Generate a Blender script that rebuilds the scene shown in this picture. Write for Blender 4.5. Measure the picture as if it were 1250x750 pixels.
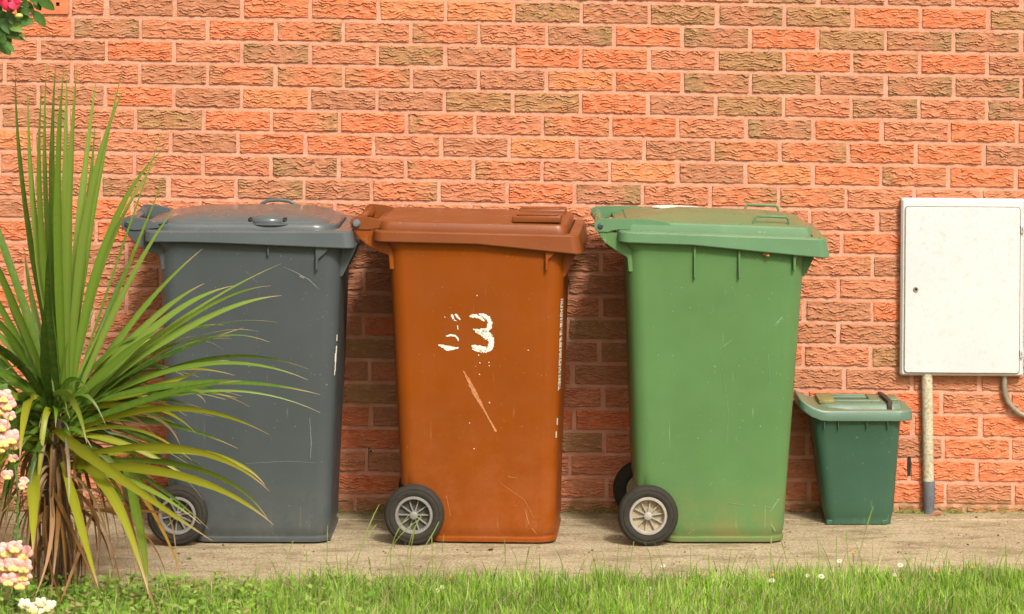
import bpy, bmesh, math, random
import numpy as np
from mathutils import Vector, Matrix, Quaternion
R = math.radians
random.seed(7); rng = np.random.default_rng(11)
for o in list(bpy.data.objects): bpy.data.objects.remove(o)
S = bpy.context.scene
# ------------------------------------------------------------------ camera
CAMZ, CAMD, F = 2.0, 11.0, 4037.0
cam = bpy.data.objects.new('camera', bpy.data.cameras.new('camera'))
S.collection.objects.link(cam); S.camera = cam
cam.location = (0, -CAMD, CAMZ); cam.rotation_euler = (R(90), 0, 0)
cam.data.sensor_width = 36; cam.data.lens = F*36/1250
cam.data.shift_y = -484/1250; cam.data.clip_end = 500
cam.data.dof.use_dof = True; cam.data.dof.focus_distance = 10.6; cam.data.dof.aperture_fstop = 9
# ------------------------------------------------------------------ light
sun_dir = Vector((0.40, -1.0, 1.05)).normalized()
elev = math.asin(sun_dir.z); rot = math.atan2(sun_dir.x, sun_dir.y)
W = bpy.data.worlds.new('World'); S.world = W; W.use_nodes = True
wn = W.node_tree.nodes; wl = W.node_tree.links
sky = wn.new('ShaderNodeTexSky'); sky.sky_type = 'NISHITA'; sky.sun_disc = False
sky.sun_elevation = elev; sky.sun_rotation = rot
sky.air_density = 0.6; sky.dust_density = 6.0; sky.ozone_density = 0.6
hs = wn.new('ShaderNodeHueSaturation'); hs.inputs['Saturation'].default_value = .35; wl.new(sky.outputs[0], hs.inputs['Color'])
wm = wn.new('ShaderNodeMix'); wm.data_type = 'RGBA'; wm.blend_type = 'MULTIPLY'; wm.inputs[0].default_value = 1; wm.inputs[7].default_value = (1, .92, .78, 1)
wl.new(hs.outputs[0], wm.inputs[6]); wl.new(wm.outputs[2], wn['Background'].inputs[0]); wn['Background'].inputs[1].default_value = 0.13
sl = bpy.data.lights.new('sun', 'SUN'); sl.energy = 2.6; sl.angle = R(8); sl.color = (1, 0.945, 0.87)
so = bpy.data.objects.new('sun', sl); S.collection.objects.link(so)
so.rotation_euler = sun_dir.to_track_quat('Z', 'Y').to_euler(); so.location = (4, -8, 8)
S.view_settings.view_transform = 'Standard'; S.view_settings.look = 'None'
S.view_settings.gamma = 1; S.view_settings.exposure = 0.33

# ------------------------------------------------------------------ helpers
def sc(y): return F/(CAMD+y)
def at(px, py, y):
    s = sc(y); return Vector(((px-625)/s, y, CAMZ-(py+109)/s))
def link(o, parent=None):
    S.collection.objects.link(o)
    if parent: o.parent = parent
    return o
def tag(o, label=None, cat=None, group=None, kind=None):
    if label: o['label'] = label
    if cat: o['category'] = cat
    if group: o['group'] = group
    if kind: o['kind'] = kind
    return o
def empty(name, loc, rz=0):
    o = bpy.data.objects.new(name, None); o.location = loc; o.rotation_euler = (0, 0, rz)
    o.empty_display_size = .1
    return link(o)
def finish(me, smooth=True, ang=35):
    if smooth:
        me.polygons.foreach_set('use_smooth', [True]*len(me.polygons))
        me.set_sharp_from_angle(angle=R(ang))
    me.update()
def arr_mesh(name, V, Q, mat, parent=None, cols=None, smooth=True, extra_mats=(), mat_idx=None, ang=None):
    """V (n,3), Q (m,4) quads"""
    V = np.asarray(V, dtype=np.float32); Q = np.asarray(Q, dtype=np.int32)
    me = bpy.data.meshes.new(name)
    me.vertices.add(len(V)); me.vertices.foreach_set('co', V.ravel())
    k = Q.shape[1]
    me.loops.add(Q.size); me.loops.foreach_set('vertex_index', Q.ravel())
    me.polygons.add(len(Q)); me.polygons.foreach_set('loop_start', np.arange(0, Q.size, k, dtype=np.int32))
    if mat_idx is not None: me.polygons.foreach_set('material_index', np.asarray(mat_idx, dtype=np.int32))
    me.update(calc_edges=True)
    if smooth: me.polygons.foreach_set('use_smooth', np.ones(len(Q), dtype=bool))
    if ang: me.set_sharp_from_angle(angle=R(ang))
    if cols is not None:
        a = me.color_attributes.new('tint', 'FLOAT_COLOR', 'POINT')
        c4 = np.ones((len(V), 4), dtype=np.float32); c4[:, :3] = cols
        a.data.foreach_set('color', c4.ravel())
    me.materials.append(mat)
    for m in extra_mats: me.materials.append(m)
    o = bpy.data.objects.new(name, me)
    return link(o, parent)
class MB:
    def __init__(s): s.bm = bmesh.new()
    def box(s, c, d, rz=0, ry=0, bev=0):
        b = bmesh.new(); bmesh.ops.create_cube(b, size=1)
        for v in b.verts: v.co = Vector((v.co.x*d[0], v.co.y*d[1], v.co.z*d[2]))
        if bev: bmesh.ops.bevel(b, geom=b.edges[:], offset=bev, segments=3, affect='EDGES', profile=.5)
        b.transform(Matrix.Translation(c) @ Matrix.Rotation(rz, 4, 'Z') @ Matrix.Rotation(ry, 4, 'Y'))
        s.add(b); return s
    def add(s, b):
        me = bpy.data.meshes.new('t'); b.to_mesh(me); b.free(); s.bm.from_mesh(me); bpy.data.meshes.remove(me)
    def prism(s, pts, y0, y1, bev=0):
        """pts in x,z extruded along y"""
        b = bmesh.new()
        a = [b.verts.new((x, y0, z)) for x, z in pts]; c = [b.verts.new((x, y1, z)) for x, z in pts]
        b.faces.new(a); b.faces.new(c[::-1]); n = len(pts)
        for i in range(n): b.faces.new((a[i], c[i], c[(i+1) % n], a[(i+1) % n]))
        bmesh.ops.recalc_face_normals(b, faces=b.faces[:])
        if bev: bmesh.ops.bevel(b, geom=b.edges[:], offset=bev, segments=2, affect='EDGES')
        s.add(b); return s
    def tube(s, pts, r, n=10, rads=None, closed=False):
        pts = [Vector(p) for p in pts]; rings = []; b = s.bm
        for i, p in enumerate(pts):
            t = (pts[min(i+1, len(pts)-1)]-pts[max(i-1, 0)]).normalized()
            u = t.cross(Vector((0, 1, 0.01))); u = u if u.length > .05 else t.cross(Vector((1, 0, 0)))
            u.normalize(); v = t.cross(u).normalized(); rr = rads[i] if rads else r
            rings.append([b.verts.new(p+(u*math.cos(a)+v*math.sin(a))*rr) for a in [2*math.pi*k/n for k in range(n)]])
        for i in range(len(rings)-1):
            for k in range(n): b.faces.new((rings[i][k], rings[i][(k+1) % n], rings[i+1][(k+1) % n], rings[i+1][k]))
        b.faces.new(rings[0][::-1]); b.faces.new(rings[-1]); return s
    def lathe(s, prof, c, n=48, axis='Y'):
        """prof list of (r, t); revolve around an axis through c"""
        b = s.bm; rings = []
        for r, t in prof:
            rg = []
            for k in range(n):
                a = 2*math.pi*k/n
                p = Vector((r*math.cos(a), t, r*math.sin(a))) if axis == 'Y' else Vector((r*math.cos(a), r*math.sin(a), t))
                rg.append(b.verts.new(Vector(c)+p))
            rings.append(rg)
        for i in range(len(rings)-1):
            for k in range(n): b.faces.new((rings[i][k], rings[i][(k+1) % n], rings[i+1][(k+1) % n], rings[i+1][k]))
        return s
    def loft(s, rings, cap0=True, cap1=True):
        b = s.bm; vs = [[b.verts.new(p) for p in rg] for rg in rings]; n = len(vs[0])
        for i in range(len(vs)-1):
            for k in range(n): b.faces.new((vs[i][k], vs[i][(k+1) % n], vs[i+1][(k+1) % n], vs[i+1][k]))
        if cap0: b.faces.new(vs[0][::-1])
        if cap1: b.faces.new(vs[-1])
        return s
    def blob(s, c, d, sub=2, jit=0, q=None):
        b = bmesh.new(); bmesh.ops.create_icosphere(b, subdivisions=sub, radius=1)
        for v in b.verts:
            k = 1+random.uniform(-jit, jit); v.co = Vector((v.co.x*d[0]*k, v.co.y*d[1]*k, v.co.z*d[2]*k))
        if q: b.transform(q.to_matrix().to_4x4())
        b.transform(Matrix.Translation(c)); s.add(b); return s
    def build(s, name, mat, parent=None, smooth=True, ang=35):
        bmesh.ops.recalc_face_normals(s.bm, faces=s.bm.faces[:])
        me = bpy.data.meshes.new(name); s.bm.to_mesh(me); s.bm.free()
        me.materials.append(mat); finish(me, smooth, ang)
        return link(bpy.data.objects.new(name, me), parent)
def rrect(x0, x1, y0, y1, r, z, n=7, sides=6):
    """rounded rectangle ring, z may be a function of x, with straight sides subdivided"""
    cs = [(x1-r, y0+r, -90), (x1-r, y1-r, 0), (x0+r, y1-r, 90), (x0+r, y0+r, 180)]
    pts = []
    for cx, cy, a0 in cs:
        for k in range(n+1):
            a = R(a0+90*k/n); pts.append((cx+r*math.cos(a), cy+r*math.sin(a)))
        # straight side is subdivided so sloped skirts stay smooth
        nx = cs[(cs.index((cx, cy, a0))+1) % 4]; a = R(nx[2])
        q = (nx[0]+r*math.cos(a), nx[1]+r*math.sin(a)); p = pts[-1]
        for k in range(1, sides): t = k/sides; pts.append((p[0]+(q[0]-p[0])*t, p[1]+(q[1]-p[1])*t))
    f = z if callable(z) else (lambda x: z)
    return [(x, y, f(x)) for x, y in pts]
def hashn(ix, iy, seed):
    h = (ix.astype(np.int64)*374761393 + iy.astype(np.int64)*668265263 + seed*1442695041) & 0xffffffff
    h = ((h ^ (h >> 13))*1274126177) & 0xffffffff
    return ((h ^ (h >> 16)) & 0xffff)/65535.0
def vnoise(x, y, seed=0):
    ix = np.floor(x); iy = np.floor(y); fx = x-ix; fy = y-iy
    fx = fx*fx*(3-2*fx); fy = fy*fy*(3-2*fy)
    a = hashn(ix, iy, seed); b = hashn(ix+1, iy, seed); c = hashn(ix, iy+1, seed); d = hashn(ix+1, iy+1, seed)
    return (a*(1-fx)+b*fx)*(1-fy)+(c*(1-fx)+d*fx)*fy
# ------------------------------------------------------------------ materials
class NT:
    def __init__(s, name):
        s.m = bpy.data.materials.new(name); s.m.use_nodes = True; s.t = s.m.node_tree
        s.b = s.t.nodes['Principled BSDF']; s.out = s.t.nodes['Material Output']
        s.tc = s.t.nodes.new('ShaderNodeTexCoord')
    def n(s, t, **k):
        q = s.t.nodes.new('ShaderNode'+t)
        for a, v in k.items(): setattr(q, a, v)
        return q
    def l(s, a, b): s.t.links.new(a, b)
    def noise(s, scale, detail=4, rough=.6, stretch=None, src='Object', rotz=None):
        q = s.n('TexNoise'); q.inputs['Scale'].default_value = scale; q.inputs['Detail'].default_value = detail
        q.inputs['Roughness'].default_value = rough
        mp = s.n('Mapping'); s.l(s.tc.outputs[src], mp.inputs[0])
        if stretch: mp.inputs['Scale'].default_value = stretch
        if rotz: mp.inputs['Rotation'].default_value = rotz
        s.l(mp.outputs[0], q.inputs[0])
        return q.outputs['Fac']
    def ramp(s, f, a, b, va=0., vb=1.):
        q = s.n('MapRange'); q.clamp = True; s.l(f, q.inputs[0])
        for i, v in zip((1, 2, 3, 4), (a, b, va, vb)): q.inputs[i].default_value = v
        return q.outputs[0]
    def mix(s, f, a, b, mode='MIX'):
        q = s.n('Mix', data_type='RGBA', blend_type=mode)
        for inp, v in ((q.inputs[0], f), (q.inputs[6], a), (q.inputs[7], b)):
            if hasattr(v, 'is_output'): s.l(v, inp)
            elif isinstance(v, (tuple, list)): inp.default_value = (*v, 1)
            else: inp.default_value = v
        return q.outputs[2]
    def mul(s, a, b, op='MULTIPLY'):
        q = s.n('Math', operation=op)
        for i, v in enumerate((a, b)):
            if hasattr(v, 'is_output'): s.l(v, q.inputs[i])
            else: q.inputs[i].default_value = v
        return q.outputs[0]
    def sep(s, src='Object'):
        q = s.n('SeparateXYZ'); s.l(s.tc.outputs[src], q.inputs[0]); return q.outputs
    def bump(s, h, strength, dist=.002):
        q = s.n('Bump'); q.inputs['Strength'].default_value = strength; q.inputs['Distance'].default_value = dist
        s.l(h, q.inputs['Height']); s.l(q.outputs[0], s.b.inputs['Normal'])
    def col(s, c):
        if hasattr(c, 'is_output'): s.l(c, s.b.inputs['Base Color'])
        else: s.b.inputs['Base Color'].default_value = (*c, 1)
    def rough(s, v):
        if hasattr(v, 'is_output'): s.l(v, s.b.inputs['Roughness'])
        else: s.b.inputs['Roughness'].default_value = v
def plastic(name, c, rough=.42, scuff=(.7, .6, .5), scuff_amt=.35, low=None, low_amt=0., top=None, top_amt=0., var=.18, zlow=.2):
    t = NT(name)
    lo = tuple(v*(1-var) for v in c); hi = tuple(min(1, v*(1+var)) for v in c)
    k = t.mix(t.ramp(t.noise(3.5, 6), .3, .7), lo, hi)
    # faint vertical weathering streaks
    k = t.mix(t.mul(t.ramp(t.noise(14, 5, .6, (1, 1, .10)), .5, .8), .07), k, tuple(min(1, v*1.8+.02) for v in c))
    # long thin scratches in two directions
    for i, (rt, stc) in enumerate((((0, .9, 0), (1, 1, .03)), ((0, -.35, .0), (1, 1, .04)), ((0, 1.35, 0), (1, 1, .05)))):
        sc1 = t.mul(t.ramp(t.noise(70, 2, .5, stc, rotz=rt), .70, .73), t.ramp(t.noise(4+i, 3), .56, .66))
        k = t.mix(t.mul(sc1, scuff_amt), k, scuff)
    # small chips
    k = t.mix(t.mul(t.ramp(t.noise(120, 1, .5), .755, .78), scuff_amt), k, scuff)
    if low is not None:
        z = t.sep()[2]
        m = t.mul(t.ramp(z, 0, zlow, 1, 0), t.ramp(t.noise(14, 8, .75), .40, .68))
        k = t.mix(t.mul(m, low_amt), k, low)
    if top is not None:
        g = t.n('NewGeometry'); q = t.n('SeparateXYZ'); t.l(g.outputs['Normal'], q.inputs[0])
        m = t.mul(t.ramp(q.outputs[2], .6, .95), t.ramp(t.noise(9, 8, .7), .36, .62))
        k = t.mix(t.mul(m, top_amt), k, top)
    t.col(k); t.rough(t.ramp(t.noise(9, 6), .3, .7, rough-.08, rough+.12)); t.b.inputs['Specular IOR Level'].default_value = .5 if 'lid' in name else .32
    t.bump(t.noise(500, 3), .12, .0006)
    return t.m
def simple(name, c, rough=.6, var=.2, scale=20, bump=0, metal=0, bscale=200):
    t = NT(name)
    t.col(t.mix(t.ramp(t.noise(scale, 6, .65), .3, .7), tuple(v*(1-var) for v in c), tuple(min(1, v*(1+var)) for v in c)))
    t.rough(rough); t.b.inputs['Metallic'].default_value = metal
    if bump: t.bump(t.noise(bscale, 4), bump, .002)
    return t.m
def tint_leaf(name, rough=.4, transl=.3, streak=True):
    t = NT(name); a = t.n('Attribute', attribute_name='tint')
    c = t.mix(t.mul(t.ramp(t.noise(60, 3), .45, .8), .35), a.outputs[0], (.30, .24, .05)) if streak else a.outputs[0]
    t.col(c); t.rough(rough); t.b.inputs['Specular IOR Level'].default_value = .35
    tr = t.n('BsdfTranslucent'); t.l(c, tr.inputs[0]); mx = t.n('MixShader'); mx.inputs[0].default_value = transl
    t.l(t.b.outputs[0], mx.inputs[1]); t.l(tr.outputs[0], mx.inputs[2]); t.l(mx.outputs[0], t.out.inputs[0])
    return t.m
M = {}
# brick: the tint attribute carries each brick's own fired colour
t = NT('fired_brick'); a = t.n('Attribute', attribute_name='tint')
k = t.mix(t.ramp(t.noise(45, 6, .7, (1, 1, 2.5)), .3, .7), a.outputs[0], (.80, .80, .80), 'MULTIPLY')
k = t.mix(t.mul(t.ramp(t.noise(38, 5, .7, (1, 1, 2)), .52, .72), .30), k, (.82, .42, .24))
k = t.mix(t.mul(t.ramp(t.noise(7, 4), .55, .8), .25), k, (.35, .24, .10))
k = t.mix(t.ramp(t.noise(160, 2), .74, .78), k, (.75, .62, .50))
z = t.sep()[2]
moss = t.mul(t.ramp(z, .01, .055, 1, 0), t.ramp(t.noise(30, 6, .7), .38, .55))
k = t.mix(t.mul(moss, .8), k, (.16, .14, .045))
t.col(k); t.rough(.92); t.b.inputs['Specular IOR Level'].default_value = .2
t.bump(t.mul(t.noise(320, 4, .7, (1, 1, 1.6)), t.noise(110, 3, .7, (1, 1, 2)), 'ADD'), .7, .003)
M['brick'] = t.m
t = NT('mortar')
k = t.mix(t.ramp(t.noise(9, 6, .7), .35, .7), (.58, .275, .18), (.75, .41, .295))
k = t.mix(t.ramp(t.noise(180, 3), .68, .8), k, (.86, .66, .52))
z = t.sep()[2]
k = t.mix(t.mul(t.ramp(z, .0, .06, 1, 0), t.ramp(t.noise(30, 6, .7), .35, .6)), k, (.20, .17, .07))
t.col(k); t.rough(.95); t.b.inputs['Specular IOR Level'].default_value = .15
t.bump(t.mul(t.noise(250, 5, .75), t.noise(40, 4), 'ADD'), .8, .004); M['mortar'] = t.m
t = NT('path_concrete')
k = t.mix(t.ramp(t.noise(2.2, 6, .65), .3, .7), (.33, .26, .165), (.52, .43, .285))
k = t.mix(t.mul(t.ramp(t.noise(120, 4, .8), .46, .60), .75), k, (.68, .57, .39), 'MIX')
k = t.mix(t.mul(t.ramp(t.noise(110, 3, .8), .55, .62), .8), k, (.16, .12, .065))
k = t.mix(t.mul(t.ramp(t.noise(95, 2, .6), .70, .76), .8), k, (.78, .68, .50))
k = t.mix(t.mul(t.ramp(t.noise(5, 8, .8, (1, 2.2, 1)), .48, .62), .75), k, (.20, .15, .08))
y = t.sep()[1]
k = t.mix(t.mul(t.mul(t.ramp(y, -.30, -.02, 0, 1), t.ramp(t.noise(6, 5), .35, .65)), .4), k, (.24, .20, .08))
t.col(k); t.rough(.93); t.b.inputs['Specular IOR Level'].default_value = .2
t.bump(t.mul(t.noise(190, 5, .75), t.noise(60, 4), 'ADD'), .9, .006); M['path'] = t.m
t = NT('soil')
k = t.mix(t.ramp(t.noise(30, 8, .75), .3, .7), (.07, .05, .02), (.26, .17, .08))
k = t.mix(t.mul(t.ramp(t.noise(3, 5), .4, .6), .6), k, (.07, .12, .02))
t.col(k); t.rough(.95); t.bump(t.noise(80, 6, .8), 1, .01); M['soil'] = t.m
M['grey'] = plastic('grey_bin_plastic', (.060, .073, .078), .40, (.32, .31, .28), .35, (.15, .14, .12), .4, var=.10)
M['grey_lid'] = plastic('grey_lid_plastic', (.082, .100, .110), .18, (.42, .40, .33), .4, top=(.19, .15, .11), top_amt=.35, var=.10)
M['brown'] = plastic('brown_bin_plastic', (.235, .052, .0015), .42, (.62, .36, .20), .25, (.34, .13, .06), .3, var=.10, zlow=.5)
M['brown_lid'] = plastic('brown_lid_plastic', (.195, .050, .009), .33, (.5, .33, .24), .35, top=(.205, .070, .022), top_amt=.55, var=.12)
M['green'] = plastic('green_bin_plastic', (.092, .195, .068), .40, (.42, .55, .33), .35, (.26, .16, .055), .75, var=.10)
M['green_lid'] = plastic('green_lid_plastic', (.100, .210, .105), .30, (.50, .62, .42), .4, top=(.23, .22, .09), top_amt=.6, var=.12)
M['dark_green'] = plastic('dark_green_plastic', (.038, .095, .062), .38, (.25, .40, .28), .4, (.05, .11, .06), .4, var=.12)
M['sage'] = plastic('sage_lid_plastic', (.105, .185, .135), .42, (.45, .52, .40), .4, top=(.27, .23, .09), top_amt=.75, var=.12)
M['olive'] = simple('grimy_olive_plastic', (.23, .20, .075), .7, .35, 40, .2)
M['rubber'] = simple('dusty_rubber', (.022, .019, .014), .85, .35, 60, .4, bscale=120)
M['rim'] = simple('pale_wheel_plastic', (.33, .31, .27), .55, .12, 30)
M['dish'] = simple('dusty_wheel_dish', (.36, .29, .185), .75, .25, 60)
M['rim_grey'] = simple('grey_wheel_plastic', (.21, .205, .195), .5, .12, 30)
M['dish_grey'] = simple('dark_gap_wheel_dish', (.065, .060, .048), .75, .35, 60)  # dark colour stands in for the shaded openings between the spokes
M['black'] = simple('black_plastic', (.012, .012, .011), .55, .2)
M['steel'] = simple('dull_steel', (.10, .10, .10), .4, .3, 80, metal=.7)
M['rust'] = simple('rusty_strap', (.055, .033, .022), .75, .4, 60, .3)
t = NT('white_paint_marks'); t.col(t.mix(t.ramp(t.noise(110, 6, .8), .55, .66), (.74, .71, .65), (.45, .22, .09))); t.rough(.7); M['paint'] = t.m
M['scuff'] = simple('scuffed_plastic', (.46, .185, .07), .75, .25, 120)
t = NT('weathered_white_enamel')
k = t.mix(t.ramp(t.noise(3, 5), .3, .7), (.56, .575, .60), (.615, .63, .65))
z = t.sep()[2]
sp = t.mul(t.ramp(t.noise(60, 7, .85), .54, .64), t.ramp(z, -.2, .28, .25, 1))
k = t.mix(t.mul(sp, .5), k, (.33, .31, .24)); k = t.mix(t.mul(t.ramp(t.noise(22, 7, .85), .54, .72), .5), k, (.40, .37, .28))
t.col(k); t.rough(.45); M['white'] = t.m
M['gap_pin'] = simple('gap_and_pin_brown', (.20, .17, .08), .8, .4, 90)
t = NT('grimy_cream_pipe')
k = t.mix(t.ramp(t.noise(8, 5), .3, .7), (.44, .40, .28), (.60, .56, .43))
k = t.mix(t.mul(t.ramp(t.noise(110, 6, .8), .47, .62), .8), k, (.17, .14, .05)); t.col(k); t.rough(.7); M['pipe'] = t.m
M['sleeve'] = simple('blue_grey_sleeve', (.125, .135, .155), .55, .3, 50)
M['galv'] = simple('galvanised_pipe', (.27, .235, .175), .5, .35, 50, metal=.3)
t = NT('terracotta'); t.col(t.mix(t.ramp(t.noise(20, 5), .3, .7), (.62, .15, .06), (.72, .21, .09))); t.rough(.85); t.bump(t.noise(300, 4), .3, .002); M['terra'] = t.m
M['leaf'] = tint_leaf('sword_leaf', .38, .28)
M['blade'] = tint_leaf('grass_blade', .5, .35, False)
M['bark'] = simple('fibrous_bark', (.06, .035, .018), .9, .45, 60, 1, bscale=90)
M['petal'] = tint_leaf('petal', .55, .35, False)

# ------------------------------------------------------------------ ground, lawn, path
g = MB(); bmesh.ops.create_grid(g.bm, x_segments=2, y_segments=2, size=150)
for v in g.bm.verts: v.co.z = -.030
tag(g.build('ground', M['soil']), kind='structure')
def edge_y(x):   # front edge of the path, wandering, wider on the left
    px = 625+x*405
    b = np.interp(px, [-400, 0, 180, 330, 420, 600, 900, 1250, 1600], [-1.28, -1.26, -1.17, -1.20, -1.12, -1.08, -1.05, -1.01, -.99])
    return b+.022*math.sin(x*9.1)+.014*math.sin(x*23+1)
p = MB(); xs = np.arange(-6, 6.01, .05)
rows = []
for x in xs:
    e = edge_y(x)+random.uniform(-.008, .008)
    rows.append([p.bm.verts.new((x, .05, 0)), p.bm.verts.new((x, -.132+.003*math.sin(x*7), 0)),
                 p.bm.verts.new((x, -.139+.004*math.sin(x*7), -.012)), p.bm.verts.new((x, -.147+.003*math.sin(x*7), -.001)),
                 p.bm.verts.new((x, e+.03, -.001)), p.bm.verts.new((x, e, -.010)), p.bm.verts.new((x, e-.005, -.06))])
for a, b in zip(rows, rows[1:]):
    for k in range(6): p.bm.faces.new((a[k], a[k+1], b[k+1], b[k]))
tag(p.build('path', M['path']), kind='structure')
# ------------------------------------------------------------------ brick wall
SLOPE = .0158; PITCH = 82.7
phase = {1: 1081, 3: 1081, 5: 1076, 7: 1075, 9: 1071, 11: 1065, 13: 1064.5, 15: 1063, 17: 1067, 19: 1068.3, 21: 1071,
         0: 1123.6, 2: 1122.8, 4: 1122, 6: 1118, 8: 1115.6, 10: 1110, 12: 1106, 14: 1105.6, 16: 1112.6, 18: 1114, 20: 1109, 22: 1095}
codes = {0: (129, 'BBOOYYGBGnGOOG'), 1: (5, 'OnSOmSmSnOnOGnnS'), 2: (-35, 'SBOSnSGBOOSGOmOB'), 3: (6, 'BSBmmmBBYOnGBnnB'),
 4: (-36, 'BBOBYBBGGOBGSnSn'), 5: (1, 'nSGOmOmSmOSnOSOO'), 6: (-40, 'YBSBOOSBYSBmmOOB'), 7: (0, 'SSSSnSmmSYBYOmOO'),
 8: (-42, 'SBnSnBmSOnSmmSSS'), 9: (-4, 'BOSSBSSSSSSSSBBS'), 10: (-48, 'OBOBSBSSSSSSSOOO'), 11: (-10, 'SBSBSBSSBSSSSBSS'),
 12: (-52, 'SSBSBBBSSBSSSSSS'), 13: (-10, 'OSBBOBBSSBSSBOSS'), 14: (-52, 'SBSSBBOSSGSSBBSS'), 15: (-12, 'SBBOBGSSBGSOSGSS'),
 16: (-45, 'OSBSBBSSOBSSBBBB'), 17: (-8, 'SSOBSGSSSSSSOOSO'), 18: (-44, 'BSSOBOBSOOSSSOOO'), 19: (-7, 'SBOSSOSSGSSSSBOS'),
 20: (-49, 'OSOBSSBSSSSSSOOO'), 21: (-4, 'SSOBOOOSSSSSOOBS')}
CC = {'O': (.74, .195, .085), 'S': (.63, .220, .120), 'B': (.51, .205, .110), 'G': (.43, .230, .102), 'Y': (.75, .260, .110)}
BV, BQ, BC = [], [], []; nv = 0
def brick(xl, xr, zt, code, fine, seed):
    """one rock-faced brick; xl..xr and top z at x=0, all on the sloping course"""
    global nv
    h = .0652; dx, dz = (.003, .0019) if fine else (.012, .0065)
    nx = max(4, int((xr-xl)/dx)); nz = int(h/dz)
    X, Z = np.meshgrid(np.linspace(xl, xr, nx+1), np.linspace(0, h, nz+1), indexing='ij')
    sd = seed*17
    p = Z/.0088 + 1.7*vnoise(X/.030, Z/.045, sd) + 1.0*vnoise(X/.0105, Z/.022, sd+1) + .35*vnoise(X/.004, Z/.006, sd+2)
    cell = np.floor(p); f = p-cell
    amp = .0003+.0060*np.clip(vnoise(X/.019, cell*3.7+.5, sd+3)*1.7-.42, 0, 1)
    prot = amp*(1-f)**1.4 + .0030*vnoise(X/.026, Z/.012, sd+4) + .0022*vnoise(X/.006, Z/.0035, sd+5)
    e = np.minimum(np.minimum(X-xl, xr-X), np.minimum(Z, h-Z))
    edge = np.clip(e/.0035, 0, 1)
    wob = .0016*(vnoise(X/.02, Z/.02, sd+6)-.5)
    Y = -(.0035*np.clip(e/.0018, 0, 1) + prot*edge**.6)
    Y[e < 1e-6] = .002
    zz = zt-h+Z-SLOPE*X+wob; xx = X+wob
    base = np.array(CC[{'m': 'S', 'n': 'B'}.get(code, code)])*(1+.10*(random.random()-.5))
    col = np.ones(X.shape+(3,))*base
    mott = vnoise(X/.012, Z/.007, sd+9)[..., None]; fine_m = vnoise(X/.005, Z/.003, sd+10)[..., None]
    if code in 'mn':
        w = np.clip(np.abs((X-xl)/(xr-xl)-random.choice((.35, .5, .62)))*2.4-.35+.7*(vnoise(X/.03, Z/.02, sd+7)-.5), 0, 1)[..., None]
        w = w*.8; col = col*(1-w)+np.array((.29, .20, .085))*w
        if code == 'm': col = col*(1-(1-w)*.5)+np.array((.68, .19, .075))*(1-w)*.5
    else:
        w = np.clip(vnoise(X/.05, Z/.02, sd+8)*1.8-.9, 0, 1)[..., None]*.6
        col = col*(1-w)+np.array((.40, .19, .08) if code in 'OSY' else (.50, .17, .085))*w
    other = np.array((.50, .26, .16) if code in 'GBn' else (.66, .30, .17))
    k_ = np.clip(mott*1.7-.55, 0, 1)*.65; col = col*(1-k_)+other*k_
    k_ = np.clip(1.1-fine_m*2.6, 0, 1)*.35; col = col*(1-k_)+np.array((.32, .17, .06))*k_
    n = (nx+1)*(nz+1); idx = np.arange(n).reshape(nx+1, nz+1)+nv
    BV.append(np.stack([xx, Y, zz], -1).reshape(-1, 3)); BC.append(col.reshape(-1, 3))
    BQ.append(np.stack([idx[:-1, :-1], idx[1:, :-1], idx[1:, 1:], idx[:-1, 1:]], -1).reshape(-1, 4)); nv += n
seed = 1
for j in range(-14, 23):
    zt = 2-(110+27.6*j)/367-.004
    ph = phase.get(j, 1123 if j % 2 == 0 else 1081.5)
    for kx in range(-25, 12):
        l = ph+PITCH*kx; seed += 1
        if j == 0 and (abs(l-46) < 12 or abs(l+36) < 12): continue
        jl, jr = l+random.uniform(-.8, .8), l+PITCH+random.uniform(-.8, .8)
        code = random.choice('OOSSSBBGnmSB')
        if j in codes:
            s0, st = codes[j]; q = round((l-s0)/PITCH)
            if 0 <= q < len(st): code = st[q]
        if j == 22: code = 'B'
        fine = j >= -2 and -110 < l < 1300
        if j >= 11 and (215 < l < 318 or 490 < l < 600 or 775 < l < 890): fine = False
        brick((jl+1.9-625)/367, (jr-1.9-625)/367, zt, code, fine, seed)
    if j == 0:
        brick((88-625)/367, (127-625)/367, zt, 'S', True, 9001); brick((-78-625)/367, (1-625)/367, zt, 'S', True, 9002)
V = np.concatenate(BV); Q = np.concatenate(BQ); C = np.concatenate(BC)
# mortar bed behind the brick faces, slightly undulating
gx = np.arange(-6.8, 5.61, .012); gz = np.concatenate([np.arange(-.06, 2.75, .012), [2.75]])
GX, GZ = np.meshgrid(gx, gz, indexing='ij'); GY = -.0012-.0022*vnoise(GX/.02, GZ/.02, 5)
mi = np.arange(GX.size).reshape(GX.shape)+len(V)
MQ = np.stack([mi[:-1, :-1], mi[1:, :-1], mi[1:, 1:], mi[:-1, 1:]], -1).reshape(-1, 4)
nb = len(Q)
V2 = np.concatenate([V, np.stack([GX, GY, GZ], -1).reshape(-1, 3)])
bk = np.array([[-6.8, .1, -.1], [5.6, .1, -.1], [5.6, .1, 2.75], [-6.8, .1, 2.75], [-6.8, 0, -.1], [5.6, 0, -.1], [5.6, 0, 2.75], [-6.8, 0, 2.75]])
b0 = len(V2); bq = np.array([[0, 3, 2, 1], [3, 7, 6, 2], [0, 4, 7, 3], [1, 2, 6, 5]])+b0
V2 = np.concatenate([V2, bk]); C2 = np.ones((len(V2), 3))*.5; C2[:len(C)] = C
wall = arr_mesh('brick_wall', V2, np.concatenate([Q, MQ, bq]), M['brick'], None, C2, extra_mats=(M['mortar'],),
                mat_idx=np.concatenate([np.zeros(nb), np.ones(len(MQ)+4)]), ang=50)
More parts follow.
